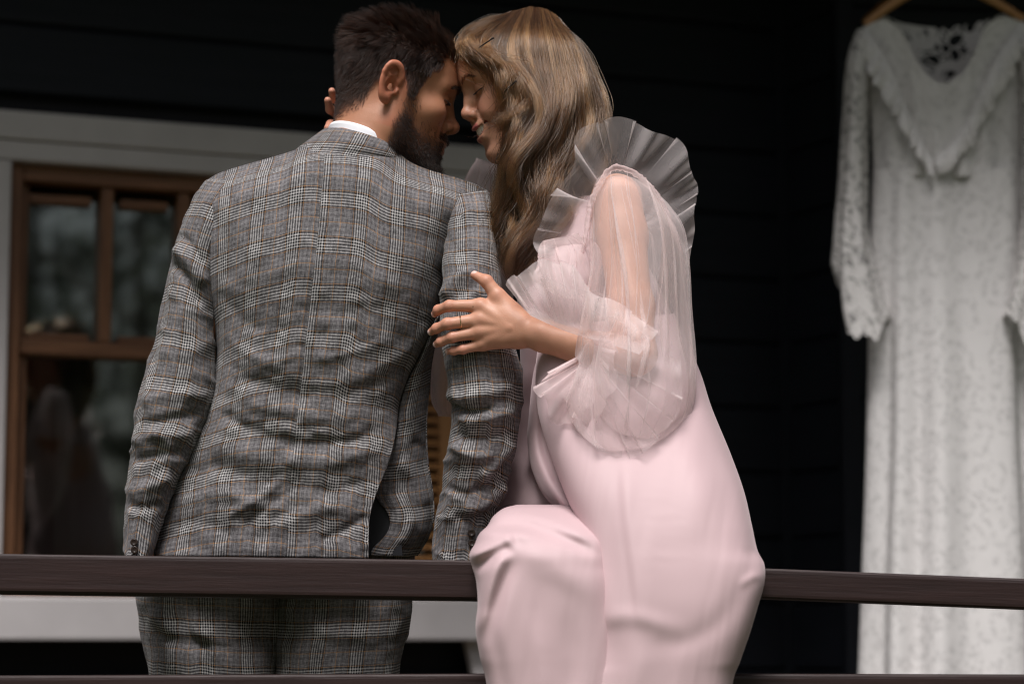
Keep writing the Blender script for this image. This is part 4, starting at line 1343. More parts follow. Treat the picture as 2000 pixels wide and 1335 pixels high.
# the lap: thigh and knee under the cloth, falling in front of the rail
lap = [(1010, 985, 1105, 985, 0.030, 0.030), (984, 992, 1135, 992, 0.010, 0.062), (963, 1008, 1165, 1010, -0.015, 0.092), (952, 1026, 1185, 1028, -0.035, 0.108), (936, 1042, 1195, 1045, -0.050, 0.118), (927, 1062, 1200, 1062, -0.062, 0.122), (917, 1082, 1200, 1084, -0.072, 0.122),
       (922, 1106, 1200, 1108, -0.088, 0.110), (930, 1135, 1205, 1135, -0.102, 0.099), (933, 1180, 1210, 1180, -0.110, 0.094), (929, 1225, 1215, 1225, -0.112, 0.093), (937, 1280, 1215, 1280, -0.112, 0.093), (951, 1340, 1215, 1340, -0.112, 0.093)]
drape('gown', low(lap, [(970, 1215, -0.113, 0.095), (985, 1215, -0.113, 0.095)]), 240, 220, [
    ([(940, 1008), (1010, 1000), (1080, 1022), (1180, 1062)], 9, 0.009, dict(fade=0.25)), ([(935, 1028), (1020, 1024), (1090, 1046), (1180, 1086)], 8, -0.009, dict(fade=0.25)), ([(925, 1048), (985, 1040), (1060, 1052)], 8, 0.008, dict(fade=0.3)),
    ([(905, 1092), (945, 1072), (1010, 1046)], 9, 0.011, dict(fade=0.2)), ([(915, 1116), (952, 1092), (1005, 1062)], 8, -0.010, dict(fade=0.2)),
    ([(1000, 1046), (972, 1105), (952, 1165), (932, 1250)], 10, 0.011, dict(fade=0.25)), ([(1018, 1060), (990, 1125), (962, 1195), (945, 1270)], 10, -0.007, dict(fade=0.3)),
    ([(960, 1050), (1050, 1085), (1200, 1185)], 20, 0.006, fd),
    ([(958, 1200), (975, 1290), (995, 1420)], 10, -0.005, fd), ([(1045, 1180), (1060, 1290), (1070, 1420)], 14, 0.005, fd), ([(1105, 1170), (1118, 1290), (1110, 1420)], 12, -0.004, fd)], power=3.4, rip=0.002, seed=8)

# ---- tulle -----------------------------------------------------------
def crests(th, s, k, seed, wmin=0.05, wmax=0.22, drift=0.5):
    """k folds running down the sleeve, each a crisp straight crest with flat flanks, unevenly spaced"""
    r = np.random.default_rng(seed)
    d = np.zeros_like(th)
    for q in range(k):
        t0 = 2 * np.pi * (q + r.uniform(-0.45, 0.45)) / k
        dr = r.uniform(-drift, drift); cv = r.uniform(-0.3, 0.3)
        w_ = r.uniform(wmin, wmax); a = r.uniform(0.35, 1.0) * (1 if r.random() < 0.7 else -0.8)
        x = np.angle(np.exp(1j * (th - t0 - dr * s - cv * s * s)))
        s0, s1 = r.uniform(-0.4, 0.25), r.uniform(0.75, 1.4)
        win_ = ss(s0, s0 + 0.25, s) * (1 - ss(s1 - 0.25, s1, s))
        d += a * win_ * np.exp(-np.abs(x) / w_) 
    return d

def fold_over(th, s, k, seed, w0=0.015, w1=0.05, drift=0.5, gain=2.0, period=2 * np.pi):
    """the sheet doubles back on itself along k lines, so three layers lie together in narrow bands"""
    r = np.random.default_rng(seed)
    o = np.zeros(np.broadcast(th, s).shape)
    for q in range(k):
        t0 = period * (q + r.uniform(-0.45, 0.45)) / k
        dr, cv = r.uniform(-drift, drift), r.uniform(-0.5, 0.5) * drift
        w_ = r.uniform(w0, w1)
        s0, s1 = r.uniform(-0.5, 0.35), r.uniform(0.65, 1.5)
        win_ = ss(s0, s0 + 0.3, s) * (1 - ss(s1 - 0.3, s1, s))
        x = th - t0 - dr * s - cv * s * s
        if period > 6: x = np.angle(np.exp(1j * x))
        x = x / w_
        o = o - gain * w_ * win_ * x * np.exp(-x * x)
    return o

def puff(name, rows, m, n, nf, amp, seed, mat, env=None, drift=0.5, folds=15, fw=(0.035, 0.13), upto=9.0):
    tm = lambda th, s: th + fold_over(th, s, folds, seed + 50, fw[0], fw[1], drift) * (1 - ss(upto - 0.2, upto, s))
    G, px, py, th, s = tube(rows, m, n, thmod=tm)
    e = np.sin(np.pi * np.clip(s, 0, 1)) ** 0.5 if env is None else env(s)
    t0 = np.broadcast_to(np.linspace(0, 2 * np.pi, n, endpoint=False)[None], s.shape)
    d = amp * e * crests(t0, s, nf, seed, drift=drift) * (1 - 0.8 * ss(upto - 0.2, upto, s))
    d += amp * 0.8 * e * noise(np.stack([np.cos(t0) * 0.9, np.sin(t0) * 0.9, s * 2.5], -1), seed + 9)
    c = G.mean(1, keepdims=True)
    rad = G - c
    rad /= np.linalg.norm(rad, axis=-1, keepdims=True) + 1e-9
    return cloth(name, G + rad * d[..., None], mat, dress, wrap=True)

arm_rows = [(1158, 374, 1288, 396, 0.060, 0.050, 52), (1150, 400, 1306, 415, 0.055, 0.078, 34), (1148, 450, 1330, 455, 0.040, 0.095, 12), (1148, 520, 1346, 540, 0.020, 0.105), (1138, 600, 1357, 640, 0.000, 0.112), (1122, 655, 1370, 745, -0.030, 0.112),
            (1122, 690, 1352, 826, -0.040, 0.112), (1126, 700, 1295, 888, -0.045, 0.108), (1128, 698, 1205, 914, -0.045, 0.098), (1130, 692, 1135, 870, -0.045, 0.080), (1140, 676, 1105, 800, -0.042, 0.056), (1150, 656, 1152, 716, -0.036, 0.030)]
puff('tulle_sleeve', arm_rows, 200, 460, 22, 0.018, 101, m_tulle, upto=0.62)
inner = [(r_[0] * 0.9 + r_[2] * 0.1, r_[1] * 0.9 + r_[3] * 0.1, r_[0] * 0.1 + r_[2] * 0.9, r_[1] * 0.1 + r_[3] * 0.9, r_[4], r_[5] * 0.85, (r_[6] if len(r_) > 6 else 0) * 0.8) for r_ in arm_rows]
inner = inner[:6] + [(1140, 720, 1340, 800, -0.035, 0.095), (1150, 780, 1310, 850, -0.04, 0.085), (1170, 830, 1280, 880, -0.04, 0.06), (1200, 865, 1250, 890, -0.04, 0.02)]
puff('tulle_sleeve', inner, 160, 380, 16, 0.022, 137, m_tulle, drift=1.2)
chest_rows = [(1060, 470, 1130, 455, 0.07, 0.03), (1058, 500, 1160, 480, 0.05, 0.045), (1062, 540, 1168, 540, 0.03, 0.05), (1090, 580, 1165, 590, 0.02, 0.04)]
puff('tulle_fold', chest_rows, 80, 220, 12, 0.014, 171, m_tulle_d)

def ruffle(name, inner, outer, Y0, Y1, waves, amp, folds, seed, mat, n=700, m=22, fw=(0.006, 0.014), gain=2.3, bulge=0.0, lobe=0.03):
    """gathered strip: inner edge on the seam, free outer edge; flat lobes with narrow folded-over pleats between"""
    a, b = spline(inner, n, True)[:, :2], spline(outer, n, True)[:, :2]
    t_ = np.linspace(0, 1, n)[None]
    r_ = np.linspace(0, 1, m)[:, None]
    tt = t_ + fold_over(t_, 0 * t_ + 0.5, folds, seed, fw[0], fw[1], 0.0, gain, 1.0)
    tt = np.clip(t_ + (tt - t_) * (0.25 + 0.75 * r_) * ss(0.0, 0.09, t_) * ss(0.0, 0.09, 1 - t_), 0, 1)
    f = tt * (n - 1); i0 = np.clip(np.floor(f).astype(int), 0, n - 2); ff = (f - i0)[..., None]
    A = a[i0] * (1 - ff) + a[i0 + 1] * ff; B = b[i0] * (1 - ff) + b[i0 + 1] * ff
    lob = 1 + 0.05 * noise(np.stack([t_ * waves * 2, 0 * t_, 0 * t_ + 3], -1), seed + 1) + lobe * np.sin(t_ * waves * 2 * np.pi)
    C = A + (B - A) * (r_ * lob)[..., None]
    Yi, Yo = np.interp(t_, np.linspace(0, 1, len(Y0)), Y0), np.interp(t_, np.linspace(0, 1, len(Y1)), Y1)
    ph = waves * 2 * np.pi * (t_ + 0.03 * np.sin(t_ * 17 + seed))
    YY = Yi * (1 - r_) + Yo * r_ + amp * np.sin(ph) * r_ ** 0.8 + 0.004 * np.sin(t_ * folds * 9 + seed) * r_ - bulge * np.sin(np.pi * np.clip(r_, 0, 1) ** 0.8)
    return cloth(name, P(C[..., 0], C[..., 1], YY), mat, dress)
ri = [(1128, 522), (1140, 472), (1152, 405), (1160, 375), (1175, 350), (1190, 332), (1202, 325), (1220, 329), (1245, 340), (1275, 365), (1292, 392), (1306, 420), (1318, 452), (1330, 490), (1338, 540)]
ro = [(1056, 502), (1043, 455), (1075, 392), (1118, 330), (1122, 268), (1162, 243), (1195, 230), (1252, 240), (1305, 264), (1342, 298), (1354, 350), (1362, 382), (1358, 428), (1353, 470), (1345, 520)]
ruffle('shoulder_ruffle', ri, ro, [0.02, 0.03, 0.05, 0.06, 0.05], [-0.02, 0.0, 0.05, 0.08, 0.09], 7, 0.015, 12, 3, m_tulle_r, fw=(0.005, 0.022), m=32, lobe=0.055)
# gathered casing along the armhole
def cord(name, pts, r, mat, n=90, k=10, rough=0.25, seed=0):
    c = spline(pts, n)
    W = P(c[:, 0], c[:, 1], c[:, 2])
    tg_ = np.gradient(W, axis=0); tg_ /= np.linalg.norm(tg_, axis=1, keepdims=True)
    e1 = np.cross(tg_, (0, 1, 0.2)); e1 /= np.linalg.norm(e1, axis=1, keepdims=True); e2 = np.cross(tg_, e1)
    a = np.linspace(0, 2 * np.pi, k, endpoint=False)
    rr = r * (1 + rough * noise(np.stack([np.repeat(np.arange(n)[:, None] * 0.6, k, 1), np.cos(a)[None] + 0 * np.arange(n)[:, None], np.sin(a)[None] + 0 * np.arange(n)[:, None]], -1), seed))
    rr = rr * np.sin(np.pi * np.clip(np.linspace(0.02, 0.98, n), 0, 1))[:, None] ** 0.3
    G = W[:, None] + rr[..., None] * (np.cos(a)[None, :, None] * e1[:, None] + np.sin(a)[None, :, None] * e2[:, None])
    return cloth(name, G, mat, dress, wrap=True)
cord('armhole_casing', [(1130, 520, 0.01), (1142, 470, 0.01), (1153, 405, 0.015), (1165, 372, 0.02), (1197, 328, 0.03), (1245, 342, 0.03), (1292, 395, 0.02), (1330, 490, 0.01)], 0.0045, m_tulle_d, 160, 12, 0.35, 5)
# cuff frill on the forearm
ci = [(1146, 660), (1158, 664), (1160, 680), (1158, 696), (1154, 710), (1146, 716), (1140, 706), (1138, 690)]
co = [(1170, 645), (1196, 668), (1204, 704), (1196, 774), (1148, 828), (1086, 812), (1050, 760), (1066, 728)]
ruffle('cuff_frill', ci, co, [-0.055, -0.068, -0.062, -0.055], [-0.07, -0.10, -0.105, -0.085], 6, 0.016, 9, 15, m_tulle_d, 400, 24, (0.012, 0.03), 2.3, 0.010, 0.10)
ruffle('cuff_frill', ci, [(a[0] * 0.25 + b[0] * 0.75, a[1] * 0.25 + b[1] * 0.75 + 4) for a, b in zip(ci, co)], [-0.052, -0.065, -0.06, -0.05], [-0.06, -0.09, -0.09, -0.07], 5, 0.014, 7, 19, m_tulle_r, 400, 20, (0.012, 0.03), 2.3, 0.006, 0.10)
# the far sleeve, behind the man
far_rows = [(930, 308, 976, 322, 0.33, 0.02), (906, 345, 1005, 345, 0.33, 0.05), (880, 420, 1015, 420, 0.33, 0.075), (846, 560, 1000, 560, 0.34, 0.085), (834, 690, 975, 690, 0.34, 0.08), (836, 775, 940, 780, 0.34, 0.06), (856, 812, 905, 815, 0.34, 0.03)]
puff('tulle_sleeve', far_rows, 120, 260, 12, 0.014, 211, m_tulle_d)

# folds fanning from the cuff over the lower bag
fi = [(1128, 712), (1140, 720), (1150, 721), (1160, 716), (1165, 706), (1166, 694), (1164, 682)]
fo = [(1104, 790), (1128, 842), (1182, 888), (1240, 888), (1298, 850), (1332, 790), (1340, 700)]
ruffle('tulle_fold', fi, fo, [-0.072, -0.078, -0.075, -0.065], [-0.105, -0.128, -0.135, -0.128, -0.110], 3, 0.009, 9, 29, m_tulle, 600, 30, (0.02, 0.06), 1.6, 0.008, 0.0)

# the billow over the forearm: sheets gathered along the arm, standing up and out
bi = [(1036, 616), (1066, 630), (1098, 644), (1130, 655), (1162, 664), (1204, 676), (1248, 692)]
bo = [(988, 557), (1008, 530), (1062, 508), (1112, 520), (1150, 562), (1212, 594), (1288, 646)]
ruffle('tulle_fold', bi, bo, [-0.045, -0.060, -0.070, -0.080], [-0.035, -0.060, -0.080, -0.100], 4, 0.010, 10, 33, m_tulle_r, 600, 34, (0.012, 0.05), 2.2, 0.034, 0.04)
ruffle('tulle_fold', [(x - 4, y - 6) for x, y in bi], [(x + 10, y + 4) for x, y in bo], [-0.035, -0.045, -0.050, -0.060], [-0.020, -0.030, -0.050, -0.070], 3, 0.012, 8, 37, m_tulle, 600, 34, (0.015, 0.06), 2.2, -0.012, 0.05)
ruffle('tulle_fold', bi, [(1010, 590), (1030, 560), (1080, 548), (1130, 566), (1176, 590), (1228, 618), (1270, 665)], [-0.050, -0.066, -0.076, -0.086], [-0.080, -0.110, -0.120, -0.125], 4, 0.010, 7, 41, m_tulle, 500, 28, (0.015, 0.06), 2.2, 0.020, 0.06)
# ================================================================== hair
def mat_hair(name, c_dark, c_light, rough=0.3, tone=False, ior=1.35):
    t = NT(name)
    t.t.nodes.remove(t.b)
    hi = t.n('ShaderNodeHairInfo')
    fac = hi.outputs['Random']
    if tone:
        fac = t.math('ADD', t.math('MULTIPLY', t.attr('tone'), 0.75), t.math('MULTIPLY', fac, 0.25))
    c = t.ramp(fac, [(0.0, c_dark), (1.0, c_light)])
    h = t.n('ShaderNodeBsdfHairPrincipled')
    h.parametrization = 'COLOR'
    t.l(c, h.inputs['Color'])
    h.inputs['Roughness'].default_value = rough
    h.inputs['IOR'].default_value = 1.5 if tone else ior
    h.inputs['Radial Roughness'].default_value = 0.35
    h.inputs['Random Roughness'].default_value = 0.2
    t.l(h.outputs[0], t.out.inputs[0])
    return t.m

def strands(name, pts, radii, mat, parent, tone=None):
    """pts (n,k,3); radii (k,) or (n,k)"""
    n, k = pts.shape[:2]
    c = bpy.data.hair_curves.new(name)
    c.add_curves([k] * n)
    c.position_data.foreach_set('vector', np.ascontiguousarray(pts.reshape(-1, 3), dtype=np.float32).ravel())
    a = c.attributes.get('radius') or c.attributes.new('radius', 'FLOAT', 'POINT')
    a.data.foreach_set('value', np.broadcast_to(radii, (n, k)).astype(np.float32).ravel())
    if tone is not None:
        ta = c.attributes.new('tone', 'FLOAT', 'POINT')
        ta.data.foreach_set('value', np.broadcast_to(tone, (n, k)).astype(np.float32).ravel())
    c.materials.append(mat)
    o = bpy.data.objects.new(name, c)
    COL.objects.link(o)
    o.parent = parent
    return o

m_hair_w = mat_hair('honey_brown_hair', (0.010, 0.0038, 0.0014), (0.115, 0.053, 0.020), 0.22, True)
m_hair_m = mat_hair('dark_brown_hair', (0.0032, 0.0016, 0.0010), (0.020, 0.0085, 0.0052), 0.4)
m_beard = mat_hair('dark_beard_hair', (0.0025, 0.0015, 0.0011), (0.016, 0.0072, 0.0042), 0.42)

# ---- the woman's long waves -------------------------------------------
GU = [
    [(1000, 25, .245), (950, 46, .240), (908, 74, .228), (896, 92, .214), (908, 112, .196), (940, 128, .172), (985, 146, .150), (1010, 172, .138)],
    [(1000, 25, .225), (948, 50, .205), (905, 77, .188), (902, 96, .178), (925, 116, .162), (962, 132, .146), (1003, 152, .134), (1022, 190, .128), (1016, 226, .124), (995, 240, .124), (972, 232, .128)],
    [(1004, 24, .20), (958, 55, .172), (922, 82, .160), (930, 106, .150), (970, 126, .140), (1003, 150, .132), (1018, 188, .126), (1012, 224, .122), (995, 238, .122), (975, 231, .126)],
    [(1008, 23, .20), (968, 62, .165), (948, 98, .150), (978, 134, .138), (1020, 160, .130), (1040, 205, .122), (1022, 250, .118), (1000, 290, .116), (1002, 335, .112), (990, 400, .110), (972, 450, .11), (985, 500, .11), (1000, 540, .11)],
    [(1020, 19, .20), (995, 66, .158), (992, 116, .140), (1030, 164, .128), (1052, 218, .116), (1030, 272, .110), (1004, 315, .106), (1010, 362, .102), (1016, 420, .10), (990, 475, .098), (995, 520, .10), (1006, 550, .10)],
    [(1036, 15, .20), (1024, 66, .152), (1032, 124, .134), (1056, 184, .122), (1058, 240, .112), (1030, 300, .104), (1018, 345, .10), (1040, 400, .094), (1034, 455, .094), (1006, 505, .094), (1010, 550, .098)],
    [(1052, 16, .205), (1056, 70, .150), (1066, 130, .132), (1078, 195, .120), (1070, 262, .110), (1046, 325, .102), (1045, 380, .096), (1056, 430, .095), (1030, 485, .095), (1016, 545, .098)],
    [(1066, 20, .21), (1086, 76, .156), (1100, 140, .136), (1106, 208, .124), (1092, 280, .114), (1070, 345, .106), (1066, 405, .102), (1058, 455, .10), (1030, 505, .10), (1020, 548, .104)],
    [(1080, 28, .22), (1114, 84, .174), (1132, 148, .152), (1140, 218, .140), (1124, 298, .130), (1098, 362, .122), (1086, 420, .116), (1068, 470, .112), (1042, 515, .11)],
    [(1090, 36, .235), (1130, 94, .205), (1154, 158, .186), (1166, 225, .176), (1154, 300, .166), (1124, 372, .154), (1100, 436, .142), (1070, 492, .13)],
    [(1095, 42, .255), (1138, 100, .245), (1166, 168, .232), (1184, 232, .222), (1172, 312, .210), (1142, 392, .19), (1110, 460, .17)],
    [(1090, 38, .275), (1130, 95, .29), (1155, 165, .29), (1165, 240, .275), (1150, 330, .255), (1120, 420, .23)],
    [(1070, 24, .285), (1095, 80, .31), (1110, 150, .315), (1115, 230, .30), (1100, 330, .28), (1080, 430, .25)],
    [(1040, 20, .28), (1040, 75, .31), (1045, 150, .315), (1050, 230, .30), (1045, 330, .28), (1030, 430, .26)],
    [(1012, 24, .26), (985, 72, .295), (985, 140, .305), (1010, 210, .30), (1020, 300, .28), (1000, 400, .27)],
]
KP = 44
guides = np.stack([spline(g, KP) for g in GU])
lift = np.interp(np.linspace(0, 1, KP), [0, 0.08, 0.5, 0.8], [0, 1, 1, 0])[None]
guides[:, :, 2] -= 0.008 * lift * (guides[:, :, 2] < 0.22)
def hair_mass(n, r, lo=0.0, hi=len(GU) - 1.0, spread=0.0036, clumps=66, seedoff=0):
    cl = np.sort(r.uniform(lo, hi, clumps))
    clY = r.normal(0, 1, clumps)
    ci_ = r.integers(0, clumps, n)
    t_ = np.clip(cl[ci_] + r.normal(0, 0.11, n), lo, hi)
    tc = np.clip(cl[ci_], lo, hi)
    def at(tt):
        i = np.clip(np.floor(tt).astype(int), 0, len(GU) - 2)
        f = (tt - i)[:, None, None]
        f = f * f * (3 - 2 * f) * 0.35 + f * 0.65
        return guides[i] * (1 - f) + guides[i + 1] * f
    own, cen = at(t_), at(tc)
    k = np.linspace(0, 1, KP)[None, :, None]
    pull = 0.10 + 0.82 * ss(0.2, 0.8, k)
    q = own * (1 - pull) + cen * pull
    W = P(q[..., 0], q[..., 1], q[..., 2])
    # strand offsets inside the lock and layering in depth
    kk = k[..., 0]
    lw = np.linspace(0, 1, KP)[None]
    off = r.normal(0, 1, (n, 3)) * spread
    W += off[:, None, :] * (0.25 + 0.75 * ss(0.0, 0.35, kk))[..., None]
    W[..., 1] += (np.clip(clY, -1.7, 1.0)[ci_] * 0.0115)[:, None] * ss(0.1, 0.4, lw)
    # waves shared by the lock, deepening towards the ends
    ph = (1.5 * cl + r.normal(0, 0.55, clumps))[ci_][:, None] + r.normal(0, 0.18, n)[:, None]
    fr_ = (2.7 + r.normal(0, 0.2, clumps))[ci_][:, None]
    am = (r.uniform(0.5, 1.1, clumps)[ci_])[:, None] * 0.015 * ss(0.22, 0.7, lw)
    W[..., 0] += am * np.sin(6.28 * fr_ * lw + ph)
    W[..., 1] += am * 1.0 * np.cos(6.28 * fr_ * lw + ph)
    # fly-away
    fa = (r.random(n) < 0.10)[:, None] * ss(0.2, 1.0, lw) * r.normal(0, 0.016, n)[:, None]
    hc_ = P(1060, 150, 0.22)
    ow = W - hc_; ow /= np.linalg.norm(ow, axis=-1, keepdims=True)
    W += ow * ((r.random(n) < 0.14) * np.abs(r.normal(0, 0.0035, n)))[:, None, None] * (ss(0.02, 0.15, lw) * (1 - ss(0.5, 0.9, lw)))[..., None]
    W[..., 0] += fa
    W[..., 2] += 0.5 * fa
    jit = noise(W * 45 + r.uniform(0, 9, (n, 1, 1)), 5)
    W[..., 0] += 0.0012 * jit
    # uneven lengths: cut some strands short
    cut = r.uniform(0.82, 1.0, n)
    kq = np.linspace(0, 1, KP)[None] * cut[:, None] * (KP - 1)
    i0 = np.clip(np.floor(kq).astype(int), 0, KP - 2); f0 = (kq - i0)[..., None]
    idx = np.arange(n)[:, None]
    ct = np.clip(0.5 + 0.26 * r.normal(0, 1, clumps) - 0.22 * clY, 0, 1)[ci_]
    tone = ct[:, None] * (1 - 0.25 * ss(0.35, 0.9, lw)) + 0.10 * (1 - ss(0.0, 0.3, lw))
    return W[idx, i0] * (1 - f0) + W[idx, i0 + 1] * f0, np.clip(tone, 0, 1)
r1 = np.random.default_rng(11)
prof = np.interp(np.linspace(0, 1, KP), [0, 0.1, 0.8, 1], [0.7, 1, 0.9, 0.25])
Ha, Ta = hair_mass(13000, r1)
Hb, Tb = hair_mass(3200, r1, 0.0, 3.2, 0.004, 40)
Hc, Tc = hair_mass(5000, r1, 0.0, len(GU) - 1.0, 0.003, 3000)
strands('hair', np.concatenate([Ha, Hb, Hc]), prof * 0.00030, m_hair_w, woman, np.concatenate([Ta, Tb, Tc * 0.18]))  # undercoat strands toned down: shade between the locks put into their colour

# hair pins
m_pin = mat_plain('black_pin', (0.01, 0.01, 0.012), rough=0.3, var=0.1, Metallic=0.6)
def pin(a, b):
    A, B = P(*a), P(*b)
    mid = (A + B) / 2
    V, F = [], []
    ax = (B - A) / np.linalg.norm(B - A)
    e1 = np.cross(ax, (0, 1, 0)); e1 /= np.linalg.norm(e1); e2 = np.cross(ax, e1)
    L = np.linalg.norm(B - A)
    th_ = np.linspace(0, 2 * np.pi, 8, endpoint=False)
    sts = [(0, 0.0014), (0.02, 0.0018), (0.06, 0.0017), (0.1, 0.0011), (0.5, 0.0011), (0.94, 0.0011), (0.97, 0.0014), (1.0, 0.0005)]
    for f, rr in sts:
        for a_ in th_:
            V.append(A + ax * L * f + rr * (math.cos(a_) * e1 + math.sin(a_) * e2) + np.array([0, -0.003 * math.sin(math.pi * f), 0]))
    return link('hair_pin', mesh_np('hair_pin', V, grid_faces(len(sts), 8, True)), m_pin, woman)
pin((964, 74, .128), (916, 108, .132))
pin((1009, 158, .096), (980, 184, .104))

# ---- root sampling on a head -------------------------------------------
def roots(fr, v, f, n, mask_fn, r):
    """random points on the head surface; returns canonical positions and normals where mask_fn keeps them"""
    Mi = np.linalg.inv(fr[0])
    c = (v[f].mean(1) - fr[1]) @ Mi.T
    e1, e2 = v[f[:, 2]] - v[f[:, 0]], v[f[:, 3]] - v[f[:, 1]]
    nn = np.cross(e1, e2); nn /= np.linalg.norm(nn, axis=1, keepdims=True) + 1e-12
    nn = nn @ fr[0] / np.linalg.norm(fr[0][:, 0])
    keep = mask_fn(c)
    wgt = keep / keep.sum()
    i = r.choice(len(c), n, p=wgt)
    return c[i] + r.normal(0, 0.0006, (n, 3)), nn[i]

def grow(c, nrm, length, d0, d1, k, curl=0.0, r=None):
    """strand leaves along d0 and bends to d1"""
    t = np.linspace(0, 1, k)[None, :, None]
    d0 = d0 / (np.linalg.norm(d0, axis=1, keepdims=True) + 1e-9); d1 = d1 / (np.linalg.norm(d1, axis=1, keepdims=True) + 1e-9)
    p = c[:, None] + length[:, None, None] * (d0[:, None] * (t - 0.5 * t * t) + d1[:, None] * 0.5 * t * t)
    return p

r2 = np.random.default_rng(23)
def hairline(c):
    """weights for the man's cropped hair on the canonical head"""
    x, y, zc = c[:, 0], np.abs(c[:, 1]), c[:, 2]
    line = np.interp(x, [-0.10, -0.075, -0.045, -0.030, -0.012, 0.004, 0.018, 0.030, 0.040, 0.052, 0.070, 0.095], [-0.055, -0.055, -0.035, 0.010, 0.045, 0.046, 0.000, -0.004, 0.030, 0.058, 0.080, 0.088])
    soft = ss(-0.006, 0.010, zc - line)
    soft = soft * np.where(x < -0.03, 0.25 + 0.75 * ss(0.0, 0.03, zc - line), 1)
    return soft * (zc > -0.06) * ((y < 0.082) | (zc > 0.05))
c, nr = roots(MH, mv, mf, 22000, hairline, r2)
topw = ss(0.055, 0.105, c[:, 2])
back = ss(0.0, -0.06, c[:, 0]) if False else ss(0.0, 0.06, -c[:, 0])
L = 0.009 + 0.010 * ss(0.0, 0.06, c[:, 2]) * (1 - topw) + topw * (0.028 + 0.010 * r2.random(len(c)))
L *= np.where(c[:, 2] < 0.0, 0.75, 1.0) * r2.uniform(0.75, 1.1, len(c))
L = np.where((c[:, 0] > 0.012) & (c[:, 2] < 0.05), 0.007, L)
clm = np.stack([noise(np.stack([c[:, 0] * 70, c[:, 1] * 70, c[:, 2] * 70 + j * 11], -1), 3 + j) for j in range(3)], -1)
comb_side = np.stack([-0.25 + 0 * L, 0 * L, -1.0 + 0 * L], -1)
comb_top = np.stack([-0.75 - 0.3 * back, -0.20 - 2.0 * c[:, 1], 0.30 - 0.5 * back], -1)
d0 = nr * 0.9 + comb_side * (1 - topw)[:, None] * 0.9 + comb_top * topw[:, None] * 0.35 + clm * 0.25
d1 = nr * (0.15 + 0.05 * topw)[:, None] + comb_side * (1 - topw)[:, None] * 1.2 + comb_top * topw[:, None] * 1.2 + clm * 0.45
HM = grow(c - nr * 0.001, nr, L, d0, d1, 8)
cen_ = r2.choice(len(c), 420, replace=False)
own_ = np.concatenate([np.argmin(((c[q:q + 2000, None] - c[cen_][None]) ** 2).sum(-1), 1) for q in range(0, len(c), 2000)])
pl_ = (np.linspace(0, 1, 8)[None, :, None] ** 1.2) * (0.10 + 0.38 * topw)[:, None, None]
HM = HM * (1 - pl_) + HM[cen_[own_]] * pl_
strands('hair', to_world(MH, HM.reshape(-1, 3)).reshape(HM.shape), np.interp(np.linspace(0, 1, 8), [0, 0.6, 1], [1, 0.9, 0.3]) * 0.00024, m_hair_m, man)

def beardline(c):
    x, y, zc = c[:, 0], np.abs(c[:, 1]), c[:, 2]
    upper = np.interp(x, [0.0, 0.020, 0.040, 0.060, 0.080, 0.092], [-0.040, -0.018, -0.034, -0.044, -0.042, -0.040])
    w_ = ss(-0.004, 0.018, upper - zc)
    w_ = 0.10 * ss(-0.024, 0.0, upper - zc) + w_ + 0.3 * ss(0.012, 0.018, x) * (1 - ss(0.034, 0.044, x)) * (zc < 0.005) * (zc > -0.05)
    w_ *= ss(0.000, 0.014, x) 
    mous = ss(0.086, 0.091, x) * (zc < -0.029) * (zc > -0.042) * 1.0
    lips = (x > 0.088) * (zc < -0.0405) * (zc > -0.064) * (y < 0.021)
    neck = (zc < -0.105) * (x < 0.055)
    return np.maximum(w_ * (1 - lips), mous) * (1 - 0.8 * neck) * (zc > -0.125)
c, nr = roots(MH, mv, mf, 15000, beardline, r2)
chin = ss(0.05, 0.09, c[:, 0]) * ss(0.06, 0.09, -c[:, 2])
L = (0.007 + 0.011 * chin + 0.004 * ss(0.05, 0.09, -c[:, 2])) * r2.uniform(0.6, 1.15, len(c))
mous = (c[:, 2] > -0.043) & (c[:, 0] > 0.086)
L = np.where(mous, 0.008, L)
dn = np.stack([0.30 + 0 * L, 0 * L, -1 + 0 * L], -1)
rj = r2.normal(0, 0.25, (len(c), 3))
HB = grow(c - nr * 0.0008, nr, L, nr + dn * 0.6 + rj, nr * 0.35 + dn * 1.2 + rj, 6)
strands('beard', to_world(MH, HB.reshape(-1, 3)).reshape(HB.shape), np.interp(np.linspace(0, 1, 6), [0, 0.6, 1], [1, 0.9, 0.25]) * 0.00018, m_beard, man)

def brow(fr, pts, n, L, thick, mat, parent, r, rad=0.00016):
    out = []
    cv = spline(pts, 60)
    vv = (mv if parent is man else wv)
    cc = (vv - fr[1]) @ np.linalg.inv(fr[0]).T
    cc = cc[(cc[:, 0] > 0.055) & (cc[:, 1] > 0.005) & (np.abs(cc[:, 2] - 0.04) < 0.02)]
    for k_ in range(60):
        near_ = np.hypot(cc[:, 1] - cv[k_, 1], cc[:, 2] - cv[k_, 2]) < 0.0025
        if near_.any(): cv[k_, 0] = cc[near_, 0].max() + 0.0004
    for s_ in (1, -1):
        i = r.integers(0, 58, n)
        p = cv[i] + r.normal(0, 1, (n, 3)) * np.array([0.0006, 0.001, thick]) * np.interp(i / 58, [0, 0.4, 1], [1, 1, 0.35])[:, None]
        tg_ = cv[i + 1] - cv[i]; tg_ /= np.linalg.norm(tg_, axis=1, keepdims=True)
        d = tg_ + r.normal(0, 0.18, (n, 3)) + np.array([0.25, 0, 0.25]) * (1 - i / 58)[:, None]
        q = grow(p, None, np.full(n, L) * r.uniform(0.6, 1.1, n), d + np.array([0.4, 0, 0]), d, 5)
        q[..., 1] *= s_
        out.append(q)
    q = np.concatenate(out)
    strands('eyebrows', to_world(fr, q.reshape(-1, 3)).reshape(q.shape), np.array([1, 1, 0.9, 0.7, 0.3]) * rad, mat, parent)
